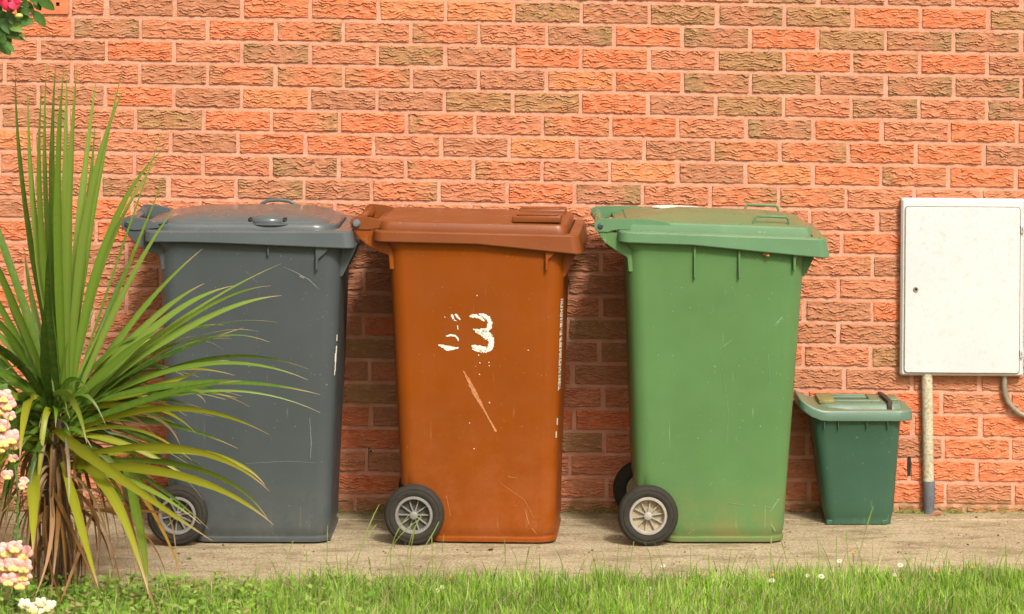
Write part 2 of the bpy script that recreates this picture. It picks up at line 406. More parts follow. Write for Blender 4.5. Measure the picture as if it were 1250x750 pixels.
tag(wall, 'rock-faced red and brown brick wall with pale pink mortar behind the bins', 'wall')
# air brick
ab = MB(); ax0, ax1 = (4-625)/367, (84.5-625)/367; azt = 2-110/367-.004+.0295*0; azc = azt-.0326-SLOPE*(ax0+ax1)/2
frame = []
nh = 9; cw = (ax1-ax0)/nh
ab.box(((ax0+ax1)/2, .004, azc), (ax1-ax0, .008, .064))
for k in range(nh+1): # bars leaving real square openings in two rows
    w = cw*.50 if 0 < k < nh else cw*.75
    ab.box((ax0+cw*k+(w/2 if k == 0 else (-w/2 if k == nh else 0)), -.006, azc), (w, .014, .064))
for zz in (-.0195, .0195):
    ab.box(((ax0+ax1)/2, -.0055, azc+zz), (ax1-ax0, .0125, .026))
o = ab.build('air_brick', M['terra'], wall, smooth=False); o['label'] = 'smooth orange terracotta air brick with square holes'
hb = MB(); hb.box(((ax0+ax1)/2, -.0007, azc), (ax1-ax0-.02, .002, .04)); hb.build('hole_dark_backing', M['black'], o, smooth=False)  # black sheet behind the openings stands in for their shaded depth
for px, py in ((451.5, 558), (1109.5, 569), (493.5, 588)):
    w = at(px, py, 0); v = MB(); w.y = -.004
    v.box(w+Vector((0, .004, 0)), (.0115, .006, .066), ry=R(1.5)); v.box(w+Vector((-.0035, 0, 0)), (.0022, .006, .066))
    v.build('weep_vent', M['black'], wall, smooth=False)

# ------------------------------------------------------------------ wheelie bins
YC = -.345
def body_prof(z, P):
    """x0,x1,y0,y1 of the body shell at height z (local)"""
    t = min(max(z/.93, 0), 1)
    return (P['b0']+(P['t0']-P['b0'])*t, P['b1']+(P['t1']-P['b1'])*t, -.205-.040*t, .205+.040*t)
def wheel(parent, x, y, side, rim, dish, spokes_n=10, ph=0):
    w = empty_child('wheel', parent)
    s = side; c = (x, y, .0955)
    ty = MB(); h = .0225
    ty.lathe([(.060, -s*-h*.8), (.064, s*h*.95), (.072, s*h*1.02), (.078, s*h*.98), (.0795, s*h*.90), (.081, s*h*.95), (.088, s*h*.85), (.093, s*h*.55), (.0955, s*h*.15),
              (.0955, -s*h*.15), (.093, -s*h*.6), (.085, -s*h*.9), (.065, -s*h), (.058, -s*h)], c)
    ty.build('tyre', M['rubber'], w, ang=60)
    rm = MB()
    rm.lathe([(.0495, -s*h*.1), (.0500, s*h*.85), (.0525, s*h*1.0), (.058, s*h*.98), (.0605, s*h*.80), (.0605, -s*h)], c)
    rm.lathe([(.0001, s*h*1.02), (.010, s*h*1.02), (.0128, s*h*.92), (.0132, -s*h*.1)], c, 24)
    for k in range(spokes_n):
        a = 2*math.pi*k/spokes_n+ph; m = .031
        rm.box((x+m*math.cos(a), y+s*h*.18, .0955+m*math.sin(a)), (.040, h*.35, .0040), ry=-a)
    rm.build('rim', rim, w, ang=40)
    d = MB(); d.lathe([(.0001, s*h*.05), (.030, -s*h*.10), (.0515, -s*h*.05), (.0515, -s*h*.4), (.0001, -s*h*.4)], c); d.build('dish', dish, w)
def empty_child(name, parent):
    """wheel assembly carrier: a real axle stub mesh that parents tyre, rim and dish"""
    return parent
def make_bin(name, cx, rz, P, label):
    T = empty(name, (cx, YC, 0), rz); tag(T, label, 'wheelie bin', 'wheelie bins lined up along the brick wall')
    body, lidm = M[P['body']], M[P['lid']]
    zt = .955
    rings = []
    def rg(z, e=0, x0=None, r=.052):
        a, b, c, d = body_prof(z, P); a = a if x0 is None else x0
        rings.append(rrect(a-e, b+e, c-e, d+e, r, z))
    xb = P['b0']+.075
    rg(.003, -.020, xb+.02, .05); rg(.003, -.008, xb, .055); rg(.006, .002, xb, .058); rg(.017, .003, xb, .058); rg(.019, -.001, xb, .056); rg(.0215, -.004, xb, .055); rg(.026, -.004, xb, .055)
    rg(.034, .000, xb, .056); rg(.055, .0015, xb, .056); rg(.10, 0, xb); rg(.135, 0, xb-.008); rg(.165, 0, P['b0']+.016); rg(.18, 0)
    for z in (.24, .32, .42, .52, .62, .72, .80, .87, .905): rg(z)
    rg(.93, .001); rg(.945, .008, r=.05); rg(.965, .010, r=.05); rg(.965, -.004, r=.045); rg(.90, -.006, r=.045)
    b = MB(); b.loft(rings); B = b.build('body', body, T, ang=28)
    fx = lambda z: body_prof(z, P)
    # ribs under the rim
    for x, zl in P['ribs']:
        y = fx(.9)[2]
        for ya in (y-.013, -y-.004):
            rb = MB(); rb.prism([(x-.0022, zl), (x+.0022, zl), (x+.003, .945), (x-.003, .945)], ya, ya+.017); rb.build('rib', body, B)
    g0 = P['gus']; y = fx(.9)[2]
    for sgn in (1, -1):
        yy = y*sgn
        ya, yb = (yy-.016*sgn, yy+.004*sgn)
        rb = MB(); rb.prism([(g0, .87), (g0+.006, .872), (g0+.008, .905), (g0+.040, .935), (g0+.040, .95), (g0, .95)], min(ya, yb), max(ya, yb)); rb.build('gusset', body, B)
    # front grab bracket below the lid's front edge
    fb = MB(); xr = fx(.9)[1]
    for yy in (-.19, .19):
        fb.prism([(xr-.012, .955), (xr+.050, .95), (xr+.042, .925), (xr+.004, .845), (xr-.012, .84)], yy-.012, yy+.012, bev=.002)
    fb.box((xr+.030, 0, .94), (.03, .40, .022), bev=.004)
    fb.build('front_grip', body, B)
    # hinge bracket and rear carrying lug
    hx, hz = P['hub']
    hbk = MB()
    for yy in (-.218, .218):
        t0 = P['t0']
        hbk.prism([(hx-.012, hz-.012), (hx-.002, hz-.032), (hx+.014, hz-.053), (hx+.040, hz-.072), (hx+.064, hz-.088), (t0+.002, hz-.100),
                   (t0+.006, hz-.145), (t0+.020, hz-.145), (t0+.020, hz-.03), (t0-.01, hz-.022), (hx+.03, hz-.022), (hx+.01, hz-.004)], yy-.010, yy+.010, bev=.0015)
    hbk.box((hx+.045, 0, hz-.055), (.012, .42, .03), bev=.003)
    hbk.build('hinge_bracket', body, B)
    bar = MB(); bar.tube([(hx, -.205, hz), (hx, .205, hz)], .0125, 16)
    for k in range(9):
        for s_ in (-1, 1): yy = s_*(.10+k*.012); bar.tube([(hx, yy-.003, hz), (hx, yy+.003, hz)], .0165, 16)
    bar.build('handle_bar', M[P.get('bar', P['lid'])], B)
    # lid
    tl = P['tilt']
    def Z(b): return lambda x: b-tl*(x+.32)
    def skirt(x):
        t = (x+.32)/.66; d = .034+P['drop']*max(0, (t-P['drop_at']))/(1-P['drop_at']); return Z(.992)(x)-min(d, .06)
    x0, x1 = P['lx0'], P['lx1']; L = []
    L.append(rrect(x0+.004, x1-.004, -.262, .262, .030, lambda x: skirt(x)+.008)); L.append(rrect(x0+.001, x1+.004, -.270, .270, .034, skirt))
    L.append(rrect(x0-.001, x1+.005, -.272, .272, .034, lambda x: skirt(x)+.003))
    L.append(rrect(x0-.001, x1-.004, -.270, .270, .034, Z(.988))); L.append(rrect(x0+.001, x1-.007, -.267, .267, .032, Z(.992))); L.append(rrect(x0+.006, x1-.014, -.260, .260, .03, Z(.994)))
    q = P['panel']
    px0, px1, py, pr = x0+q['in0'], x1-q['in1'], q['hy'], q['r']
    L.append(rrect(px0-.005, px1+.006, -py-.006, py+.006, pr, Z(.9945))); L.append(rrect(px0-.003, px1+.004, -py-.004, py+.004, pr, Z(.984)))
    L.append(rrect(px0, px1+.001, -py-.001, py+.001, pr, Z(.984)))
    for (ins, hh) in q['prof']: L.append(rrect(px0+ins*q.get('ix', 1), px1-ins*q.get('ixr', q.get('ix', 1)), -py+ins*q.get('iy', .8), py-ins*q.get('iy', .8), max(.012, pr-ins*.35), Z(.995+hh)))
    ld = MB(); ld.loft(L); lid = ld.build('lid', lidm, T, ang=24)
    # lid arms reaching back to the hinge bar
    am = MB(); zz = Z(.995)(x0)
    for yy in (-.222, .222):
        pts = [(hx+.021*math.cos(a), hz+.021*math.sin(a)) for a in [R(200-20*k) for k in range(-4, 7)]]
        pts = [(hx+.021*math.cos(R(a)), hz+.021*math.sin(R(a))) for a in (290, 260, 230, 200, 170, 140, 110, 85)]
        pts += [(hx+.04, hz+.023), (x0+.03, zz+.033), (x0+.08, zz+.033), (x0+.15, zz+.024), (x0+.19, zz+.006), (x0+.03, zz-.002)] if P['grip'] == 'loop' else [(x0-.01, zz+.034), (x0+.02, zz+.026), (x0+.05, zz+.004)]
        pts += [(x0+.0, zz-.001), (hx+.035, zz-.004), (hx+.022, hz-.021)]
        am.prism(pts, yy-.011, yy+.011, bev=.002)
    am.box((x0+.03, 0, zz+.016), (.075, .43, .012), ry=R(-12), bev=.003)
    am.build('lid_arm', M[P.get('bar', P['lid'])] if False else lidm, lid)
    for s_ in (-1, 1):
        bt = MB(); bt.lathe([(.0001, s_*.2365), (.004, s_*.2365), (.0042, s_*.239), (.0085, s_*.238), (.0090, s_*.232)], (hx, 0, hz), 20)
        bt.build('hinge_pin', M['steel'], lid)
    if P['body'] == 'brown':
        cp = MB(); cp.lathe([(.0001, -.246), (.009, -.245), (.0125, -.241), (.0135, -.232)], (hx, 0, hz), 24); o = cp.build('hinge_cap', M['sleeve'], lid)
    # grips
    for s_ in (-1, 1):
        if P['grip'] == 'loop':
            gz = Z(1.010)(.18); y = s_*.205; h = .042
            gp = MB(); gp.tube([(.122, y, gz-.02), (.124, y, gz+.02), (.128, y, gz+h-.005), (.134, y, gz+h), (.18, y, gz+h-.001), (.226, y, gz+h-.003), (.232, y, gz+h-.008), (.236, y, gz+.02), (.238, y, gz-.02)], .0042, 10)
            gp.build('lid_handle', lidm, lid)
        elif P['grip'] == 'arch':
            y = s_*.190; c = .055; gz = 1.013
            gp = MB()
            if s_ < 0:
                gp.blob((c, y-.002, gz+.004), (.056, .034, .023), 3); g_ = gp.build('lid_handle', lidm, lid)
                for e_ in (-1, 1): rc = MB(); rc.blob((c+e_*.054, y+.002, gz+.007), (.011, .024, .010), 2); rc.build('grip_recess', M['black'], g_)  # black blobs stand in for shade in the hollow at each grip end
                rc = MB(); rc.blob((c+.012, y-.032, gz-.004), (.058, .016, .008), 2); rc.build('grip_recess', M['grey'], g_)
            else:
                gp.tube([(c-.062, y, gz+.0), (c-.056, y, gz+.026), (c-.035, y, gz+.036), (c, y, gz+.038), (c+.035, y, gz+.034), (c+.058, y, gz+.020), (c+.066, y, gz-.004)], .006, 10)
                gp.build('lid_handle', lidm, lid)
        else:
            y = s_*.165; xa, xb = .115, .268; zb = Z(1.016)((xa+xb)/2)+(.009 if s_ < 0 else -.003)
            gp = MB()
            if s_ < 0:
                # raised lip round a sunken scoop
                for bx in ([(xa+xb)/2, y-.064, xb-xa, .012], [(xa+xb)/2, y+.036, xb-xa, .014]): gp.box((bx[0], bx[1], zb+.012), (bx[2], bx[3], .020), bev=.003)
                gp.box((xa+.006, y-.014, zb+.012), (.012, .090, .0195), bev=.003); gp.box((xb-.006, y-.014, zb+.012), (.012, .090, .0195), bev=.003)
                gp.box(((xa+xb)/2, y+.020, zb+.019), (xb-xa-.03, .020, .007), bev=.002)
            else:
                gp.box(((xa+xb)/2, y, zb+.014), (xb-xa, .10, .022), bev=.006)
                gp.box(((xa+xb)/2-.004, y-.03, zb+.026), (xb-xa-.03, .022, .004), bev=.0015)
            g_ = gp.build('lid_handle', lidm, lid)
            if s_ < 0: rc = MB(); rc.box(((xa+xb)/2, y-.016, zb+.009), (xb-xa-.024, .086, .004), bev=.001); rc.build('grip_recess', M['brown'], g_)
    # axle and wheels
    ax = MB(); ax.tube([(P['wx'], -.25, .0955), (P['wx'], .25, .0955)], .008, 12); A = ax.build('axle', M['steel'], T)
    for s_ in (-1, 1):
        hub = MB(); hub.tube([(P['wx'], s_*.19, .0955), (P['wx'], s_*.222, .0955)], .012, 20); Wh = hub.build('wheel', M[P['rim']], T)
        wheel(Wh, P['wx'], s_*.2385, s_, M[P['rim']], M[P['dish']], 10, P['ph'])
    return T, B, lid
dome = dict(in0=.018, in1=.055, hy=.232, r=.075, prof=[(0.001, .004), (.003, .010), (.008, .0155), (.015, .0175), (.022, .0170), (.026, .0175), (.030, .0225), (.037, .0275), (.048, .0315), (.065, .036), (.095, .042), (.14, .048), (.18, .051)], ix=1, iy=.8)
flat = dict(in0=.014, in1=.042, hy=.250, r=.035, prof=[(-.001, .006), (.002, .017), (.005, .024), (.009, .0272), (.015, .028), (.05, .031), (.12, .035), (.2, .037)], ix=1, iy=.9)
gdom = dict(in0=.022, in1=.050, hy=.236, r=.020, prof=[(.001, .008), (.004, .022), (.008, .027), (.014, .0285), (.05, .036), (.09, .043), (.14, .050), (.19, .054)], ix=1.0, iy=.95)
GP = dict(b0=-.262, b1=.250, t0=-.285, t1=.290, body='grey', lid='grey_lid', ribs=[(.062, .915)], gus=.212, hub=(-.385, 1.012), lx0=-.328, lx1=.330,
          tilt=.000, drop=.020, drop_at=.25, panel=dome, grip='arch', wx=-.225, rim='rim_grey', dish='dish_grey', ph=.2)
BP = dict(b0=-.235, b1=.248, t0=-.278, t1=.278, body='brown', lid='brown_lid', ribs=[], gus=.222, hub=(-.378, 1.012), lx0=-.322, lx1=.332,
          tilt=.018, drop=.026, drop_at=.5, panel=flat, grip='scoop', wx=-.194, rim='rim_grey', dish='dish_grey', ph=0.0)
EP = dict(b0=-.243, b1=.218, t0=-.278, t1=.285, body='green', lid='green_lid', ribs=[(-.065, .845), (.075, .845)], gus=.245, hub=(-.361, 1.006), lx0=-.305, lx1=.355,
          tilt=.036, drop=.026, drop_at=.38, panel=gdom, grip='loop', wx=-.212, rim='rim', dish='dish', ph=.15)
grey, gB, gL = make_bin('grey_bin', -.8235, R(-1.2), GP, 'dark slate grey wheelie bin with domed lid, behind the spiky plant')
brown, bB, bL = make_bin('brown_bin', -.100, R(-3.5), BP, 'rusty orange-brown wheelie bin with a worn white number 3 on its side')
green, eB, eL = make_bin('green_bin', .640, R(0), EP, 'tall mid-green wheelie bin with wire loop handles on its lid')

# painted marks lie on the near face of a body, 1 mm proud of it
def face_pt(px, py, cx, P, off=.0012, rz=0):
    z = .6
    for _ in range(4):
        yl = body_prof(z, P)[2]
        y = YC+yl; s = sc(y); X = (px-625)/s
        lx = (X-cx); y = YC+yl*math.cos(rz)+lx*math.sin(rz); s = sc(y); X = (px-625)/s; z = CAMZ-(py+109)/s
    lx = (X-cx)/math.cos(rz)+ (yl)*math.sin(rz)
    return Vector((lx, yl-off, z))
def strokes(name, sts, cx, P, mat, parent, rz=0, jag=.35, streaks=0):
    b = MB()
    for pts, ws in sts:
        pts = [Vector(p) for p in pts]; D = []
        for i in range(len(pts)-1):
            n = max(2, int((pts[i+1]-pts[i]).length/1.1))
            for k in range(n): t = k/n; D.append((pts[i].lerp(pts[i+1], t), ws[i]*(1-t)+ws[i+1]*t))
        D.append((pts[-1], ws[-1])); prev = None
        for i, (q, w) in enumerate(D):
            d = (D[min(i+1, len(D)-1)][0]-D[max(i-1, 0)][0]).normalized(); nn = Vector((-d.y, d.x))
            a = q+nn*w*.5*(1+random.uniform(-jag, jag)); c = q-nn*w*.5*(1+random.uniform(-jag, jag))
            va, vc = b.bm.verts.new(face_pt(a.x, a.y, cx, P, rz=rz)), b.bm.verts.new(face_pt(c.x, c.y, cx, P, rz=rz))
            if prev: b.bm.faces.new((prev[0], prev[1], vc, va))
            prev = (va, vc)
    return b.build(name, mat, parent, smooth=False)
def k6(x, y): return (520+x/3.41, 340+y/3.41)
three = [([k6(180, 158), k6(205, 156), k6(228, 164), k6(244, 178)], [2, 5, 4, 1.2]),
         ([k6(220, 148), k6(238, 152), k6(258, 164), k6(267, 186), k6(264, 206), k6(250, 217), k6(222, 218), k6(196, 211)], [1.5, 4, 5.5, 5.5, 5.5, 5, 4, 1.2]),
         ([k6(232, 222), k6(258, 232), k6(270, 250), k6(271, 275), k6(262, 296), k6(244, 304)], [6, 6, 7, 6.5, 6, 4]),
         ([k6(205, 222), k6(222, 226), k6(240, 238), k6(252, 254)], [1.5, 3.5, 3.5, 2]),
         ([k6(190, 280), k6(205, 284), k6(228, 294), k6(250, 296)], [2, 5, 7.5, 7]),
         ([k6(193, 293), k6(210, 299), k6(232, 304)], [1.5, 3, 3]),
         ([k6(266, 228), k6(279, 240)], [.7, .7])]
ghost = [([k6(107, 150), k6(114, 168)], [2.4, 3.2]), ([k6(122, 148), k6(132, 160), k6(143, 172)], [3, 3, 1.5]), ([k6(116, 172), k6(128, 178)], [1.2, .8]),
         ([k6(131, 196), k6(134, 214)], [1.3, .8]), ([k6(84, 240), k6(105, 236), k6(124, 240), k6(134, 252), k6(134, 262)], [1.6, 2.4, 2.4, 1.8, .6]),
         ([k6(52, 276), k6(72, 284), k6(92, 292), k6(116, 291), k6(136, 288)], [1.5, 4, 5, 3.4, 1.4]), ([k6(88, 281), k6(112, 284)], [.8, 1.1])]
for px, py in ((217, 318), (222, 350), (260, 348), (262, 362), (211, 70), (262, 515), (180, 600), (199, 707), (77, 160), (221, 398), (424, 297)):
    ghost.append(([k6(px, py), k6(px+4, py+3)], [1.2, .8]))
o = strokes('painted_number', three, -.100, BP, M['paint'], bB, R(-3.5)); o['label'] = 'white painted number 3 with ragged worn edges'
o = strokes('paint_flakes', ghost, -.100, BP, M['paint'], bB, R(-3.5)); o['label'] = 'flaked remains of a white painted digit left of the 3'
o = strokes('scuff_mark', [([k6(156, 385), k6(180, 430), k6(205, 480), k6(238, 540), k6(268, 595), k6(292, 638)], [1.2, 4.2, 5.4, 2.6, 1.8, 3])], -.100, BP, M['scuff'], bB, R(-3.5))
PALE = simple('pale_green_scuff', (.155, .27, .12), .7, .3, 200); PG = simple('pale_grey_scuff', (.19, .20, .19), .7, .3, 200)
for i_, (pp, ww) in enumerate([([(955, 387), (950, 393), (946, 398)], [1, 2.6, .6]), ([(895, 414), (887, 420), (879, 426)], [.5, .9, .5]), ([(951, 609), (945, 618), (940, 625)], [1, 2.2, .7]), ([(932, 617), (942, 620)], [.8, 1.4]),
        ([(941, 640), (946, 648)], [1.5, 2]), ([(886, 614), (898, 615), (910, 617)], [.5, 1, .5]), ([(938, 432), (940, 470)], [.5, .4]), ([(881, 445), (889, 500), (888, 540)], [.4, .5, .3]), ([(866, 593), (870, 588)], [.8, .5]), ([(840, 652), (848, 646)], [.7, .5])]):
    strokes('scuff_mark', [(pp, ww)], .640, EP, PALE, eB)
for pp, ww in [([(346, 326), (362, 333), (378, 342), (389, 353)], [.4, .9, 1.1, .4]), ([(366, 337), (371, 340)], [1.6, 1.2]), ([(378, 510), (380, 540), (379, 560)], [.4, .9, .4]), ([(300, 331), (314, 345)], [.3, .4]), ([(300, 566), (350, 563), (385, 565)], [.3, .5, .3])]:
    strokes('scuff_mark', [(pp, ww)], -.8235, GP, PG, gB, R(-1.2))
for pp, ww in [([(611, 590), (640, 610), (652, 632)], [.3, .5, .3]), ([(640, 620), (646, 640), (655, 652)], [.4, 1.0, .4]), ([(545, 605), (550, 630)], [.6, .4]), ([(620, 582), (632, 584)], [.7, .4])]:
    strokes('scuff_mark', [(pp, ww)], -.100, BP, M['scuff'], bB, R(-3.5))
# worn white lettering running down the front corner of the brown bin
def corner_pt(P, z, ang, off=.0012, r=.052):
    a, b, c, d = body_prof(z, P); A = R(ang)
    return Vector((b-r+(r+off)*math.sin(A), c+r-(r+off)*math.cos(A), z))
def corner_marks(name, P, segs, mat, parent):
    b = MB()
    for (z0, z1, a0, a1) in segs:
        n = 3; prev = None
        for k in range(n+1):
            a = a0+(a1-a0)*k/n; v = (b.bm.verts.new(corner_pt(P, z0, a)), b.bm.verts.new(corner_pt(P, z1, a)))
            if prev: b.bm.faces.new((prev[0], v[0], v[1], prev[1]))
            prev = v
    return b.build(name, mat, parent, smooth=False)
segs = []; z = .775
while z > .49:
    h = random.choice((.003, .004, .006, .008)); a0 = random.choice((60, 60, 66)); segs.append((z-h, z, a0, 88)); z -= h+random.choice((.003, .003, .005))
    if random.random() < .5: segs.append((z, z+.006, random.choice((60, 74)), random.choice((66, 80))))
segs += [(.375, .397, 58, 66), (.335, .355, 54, 62)]
o = corner_marks('stencilled_lettering', BP, segs, simple('worn_lettering_paint', (.50, .44, .36), .8, .35, 300), bB); o['label'] = 'worn white lettering running down the front corner'
corner_marks('paint_smear', GP, [(.60, .625, 62, 70), (.575, .602, 58, 68), (.545, .58, 60, 66), (.532, .548, 58, 63), (.64, .66, 64, 70)], M['paint'], gB)
# white patch stuck on the green lid and rust-coloured crumb under its rim
wp = MB(); wpt = [(-.185, .055), (-.16, .045), (-.10, .045), (-.04, .050), (-.035, .085), (-.06, .115), (-.12, .13), (-.17, .10)]
wv = [wp.bm.verts.new((x, y, 1.047-.036*(x+.32)+.0006)) for x, y in wpt]; wp.bm.faces.new(wv); r = bmesh.ops.extrude_face_region(wp.bm, geom=wp.bm.faces[:])
for v in r['geom']:
    if isinstance(v, bmesh.types.BMVert): v.co.z -= .004
o = wp.build('sticker', M['paint'], eL, smooth=False); o['label'] = 'white patch on the rear of the lid'
cr = MB()
for k in range(7): cr.blob((.160+random.uniform(-.008, .010), -.262+random.uniform(-.003, .006), .919+random.uniform(-.008, .006)), (.004, .004, .004), 1, .3)
cr.build('dried_mud', simple('dried_mud', (.42, .19, .05), .9, .4, 80), eB)
# ------------------------------------------------------------------ food caddy
cad = empty('food_caddy', (1.121, -.150, 0), R(0)); tag(cad, 'small dark green food waste caddy with pale grimy lid beside the tall green bin', 'waste caddy')
Rr = []
def cr_(z, x0, x1, y0, y1, r=.035): Rr.append(rrect(x0, x1, y0, y1, r, z, 6, 3))
cr_(.002, -.085, .105, -.070, .085, .03); cr_(.002, -.097, .116, -.082, .09, .03); cr_(.014, -.098, .117, -.083, .092, .03); cr_(.018, -.098, .117, -.083, .092, .03); cr_(.028, -.101, .119, -.086, .094, .032); cr_(.045, -.106, .124, -.091, .098, .036)
for t_ in (.15, .4, .7, 1): cr_(.045+.295*t_, -.106-.037*t_, .124+.020*t_, -.091-.024*t_, .098+.017*t_, .038)
cr_(.345, -.146, .147, -.118, .118, .038); cr_(.360, -.147, .148, -.119, .119, .038)
b = MB(); b.loft(Rr); cb = b.build('body', M['dark_green'], cad, ang=30)
for x in (-.088, .090): cf = MB(); cf.box((x, -.078, .008), (.020, .012, .016), bev=.003); cf.build('foot', M['dark_green'], cb)
for x in (-.108, -.062, .030, .098): cf = MB(); cf.prism([(x-.0012, .318), (x+.0012, .318), (x+.0016, .35), (x-.0016, .35)], -.125, -.108); cf.build('rib', M['dark_green'], cb)
def cz(b): return lambda x: b+.050*max(0, (-x-.105)/.095)**1.6
def csk(x): return cz(.347)(x)-.002
L = [rrect(-.176, .176, -.122, .122, .03, lambda x: csk(x)+.006, 6, 10), rrect(-.190, .181, -.130, .130, .045, csk, 6, 10), rrect(-.191, .182, -.131, .131, .045, lambda x: csk(x)+.004, 6, 10),
     rrect(-.189, .180, -.129, .129, .045, cz(.372), 6, 10), rrect(-.186, .177, -.126, .126, .044, cz(.377), 6, 10), rrect(-.178, .168, -.118, .118, .04, cz(.3785), 6, 10), rrect(-.150, .160, -.112, .112, .038, lambda x: cz(.3790)(x) if x < -.1 else .379, 6, 10)]
b = MB(); b.loft(L); cl = b.build('lid', M['sage'], cad, ang=26)
b = MB()
b.loft([rrect(-.130, .152, -.104, .104, .04, .378), rrect(-.126, .146, -.099, .099, .04, .390), rrect(-.120, .140, -.094, .094, .036, .3945), rrect(-.10, .12, -.07, .07, .03, .396)])
b.box((-.022, .070, .3985), (.13, .024, .011), bev=.003); b.box((-.022, -.058, .3985), (.15, .022, .011), bev=.003); b.box((.064, .006, .3985), (.036, .15, .010), bev=.003); b.box((-.020, .012, .401), (.125, .012, .009), bev=.002)
b.box((.128, .02, .398), (.03, .10, .008), bev=.003)
b.build('raised_panel', M['sage'], cl, ang=30)
b = MB(); b.box((-.095, .000, .400), (.052, .165, .012), bev=.003); b.build('grip_pad', M['olive'], cl)
for yy, ww in ((-.020, .040), (.040, .030)): b = MB(); b.box((-.012, yy, .3975), (.115, ww, .002)); b.build('recess', M['dark_green'], cl)
b = MB(); b.box((.101, .005, .4035), (.012, .205, .006), rz=R(3), bev=.001); b.box((.109, .005, .4028), (.004, .20, .004), rz=R(3)); b.blob((.1065, -.100, .397), (.009, .008, .010), 2)
b.box((.1065, -.108, .388), (.014, .006, .018), bev=.001); b.build('locking_strap', M['rust'], cl)
b = MB(); b.box((.118, .02, .4035), (.004, .075, .002), rz=R(-14)); b.build('slot', M['olive'], cl)
# ------------------------------------------------------------------ meter box
mx0, mx1, mz0, mz1 = (1100-625)/368.7, (1250.5-625)/368.7, 2-(459.5+109)/368.7, 2-(243+109)/368.7
mc = Vector(((mx0+mx1)/2, 0, (mz0+mz1)/2)); hw, hh = (mx1-mx0)/2, (mz1-mz0)/2
mb = empty('meter_box', (mc.x, 0, mc.z), 0); mb.rotation_euler = (0, R(.45), 0); tag(mb, 'weathered white metal meter box with small round lock on the brick wall', 'meter box')
def xz(ringxy, y): return [(p[0], y, p[1]) for p in ringxy]
def rr_xz(hw, hh, r, y, n=5): return [(p[0], y, p[1]) for p in rrect(-hw, hw, -hh, hh, r, 0, n, 2)]
b = MB(); b.loft([rr_xz(hw-.004, hh-.004, .003, .004), rr_xz(hw-.004, hh-.004, .003, -.012), rr_xz(hw, hh, .006, -.016), rr_xz(hw, hh, .006, -.038), rr_xz(hw-.006, hh-.006, .006, -.047), rr_xz(hw-.012, hh-.013, .008, -.0485)])
b.build('cabinet', M['white'], mb, ang=30)
dw, dh, dc = hw-.0145, hh-.0195, Vector((-.0015, 0, -.0085))
def off(r): return [(p[0]+dc.x, p[1], p[2]+dc.z) for p in r]
b = MB(); b.loft([off(rr_xz(dw+.0028, dh+.0028, .012, -.046)), off(rr_xz(dw+.0028, dh+.0028, .012, -.0492))]); b.build('door_gap_rim', M['gap_pin'], mb)  # darker rim put in for the shaded gap round the door
b = MB(); b.loft([off(rr_xz(dw, dh, .010, -.046)), off(rr_xz(dw, dh, .010, -.0515)), off(rr_xz(dw-.0015, dh-.0015, .010, -.053)), off(rr_xz(dw-.004, dh-.004, .008, -.0532))]); dr = b.build('door', M['white'], mb, ang=30)
lk = at(1118, 354, -.053)-mb.location
b = MB(); b.lathe([(.0085, 0), (.0085, -.003), (.0070, -.0042), (.0045, -.0038), (.0042, .000)], (lk.x, -.053, lk.z), 24); b.build('lock', M['galv'], dr)
b = MB(); b.lathe([(.0001, -.0012), (.0042, -.0010), (.0043, .002)], (lk.x, -.053, lk.z), 20); b.build('keyhole', M['black'], dr)
for py in (279.5, 431.5):
    h = at(1248, py, -.054)-mb.location
    b = MB(); b.box((h.x-.001, -.0535, h.z), (.010, .006, .026), bev=.001); b.tube([(h.x+.0025, -.0565, h.z-.011), (h.x+.0025, -.0565, h.z+.011)], .0032, 10); hg = b.build('hinge', M['white'], mb)
    b = MB(); b.box((h.x-.001, -.0568, h.z), (.003, .002, .008)); b.build('hinge_pin', M['gap_pin'], hg)
# pipes
pb = at(1134, 630, -.028)
cp = empty('conduit_pipe', (pb.x, -.028, 0)); tag(cp, 'grimy cream pipe with blue-grey foot sleeve below the meter box', 'pipe')
top = at(1131.5, 458, -.028)
def lx(z): return (top.x-pb.x)*(z/top.z)
b = MB(); b.tube([(lx(z), 0, z) for z in np.linspace(.09, top.z+.01, 12)], .0183, 24); b.build('pipe', M['pipe'], cp)
b = MB(); b.tube([(lx(0), 0, -.004), (0, 0, .040), (0, 0, .045), (0, 0, .107), (0, 0, .108)], .0, 24, rads=[.0178, .0180, .0200, .0200, .0185]); b.build('foot_sleeve', M['sleeve'], cp)
b = MB(); q = [at(x, y, -.022) for x, y in ((1226, 455), (1226, 470), (1227, 481), (1231, 491), (1237, 499), (1245, 505), (1256, 509), (1275, 512), (1300, 514), (1330, 530), (1340, 560), (1341, 632))]
b.tube(q, .0098, 14); tag(b.build('metal_pipe', M['galv']), 'thin bent metal pipe curving out from under the meter box to the right', 'pipe')
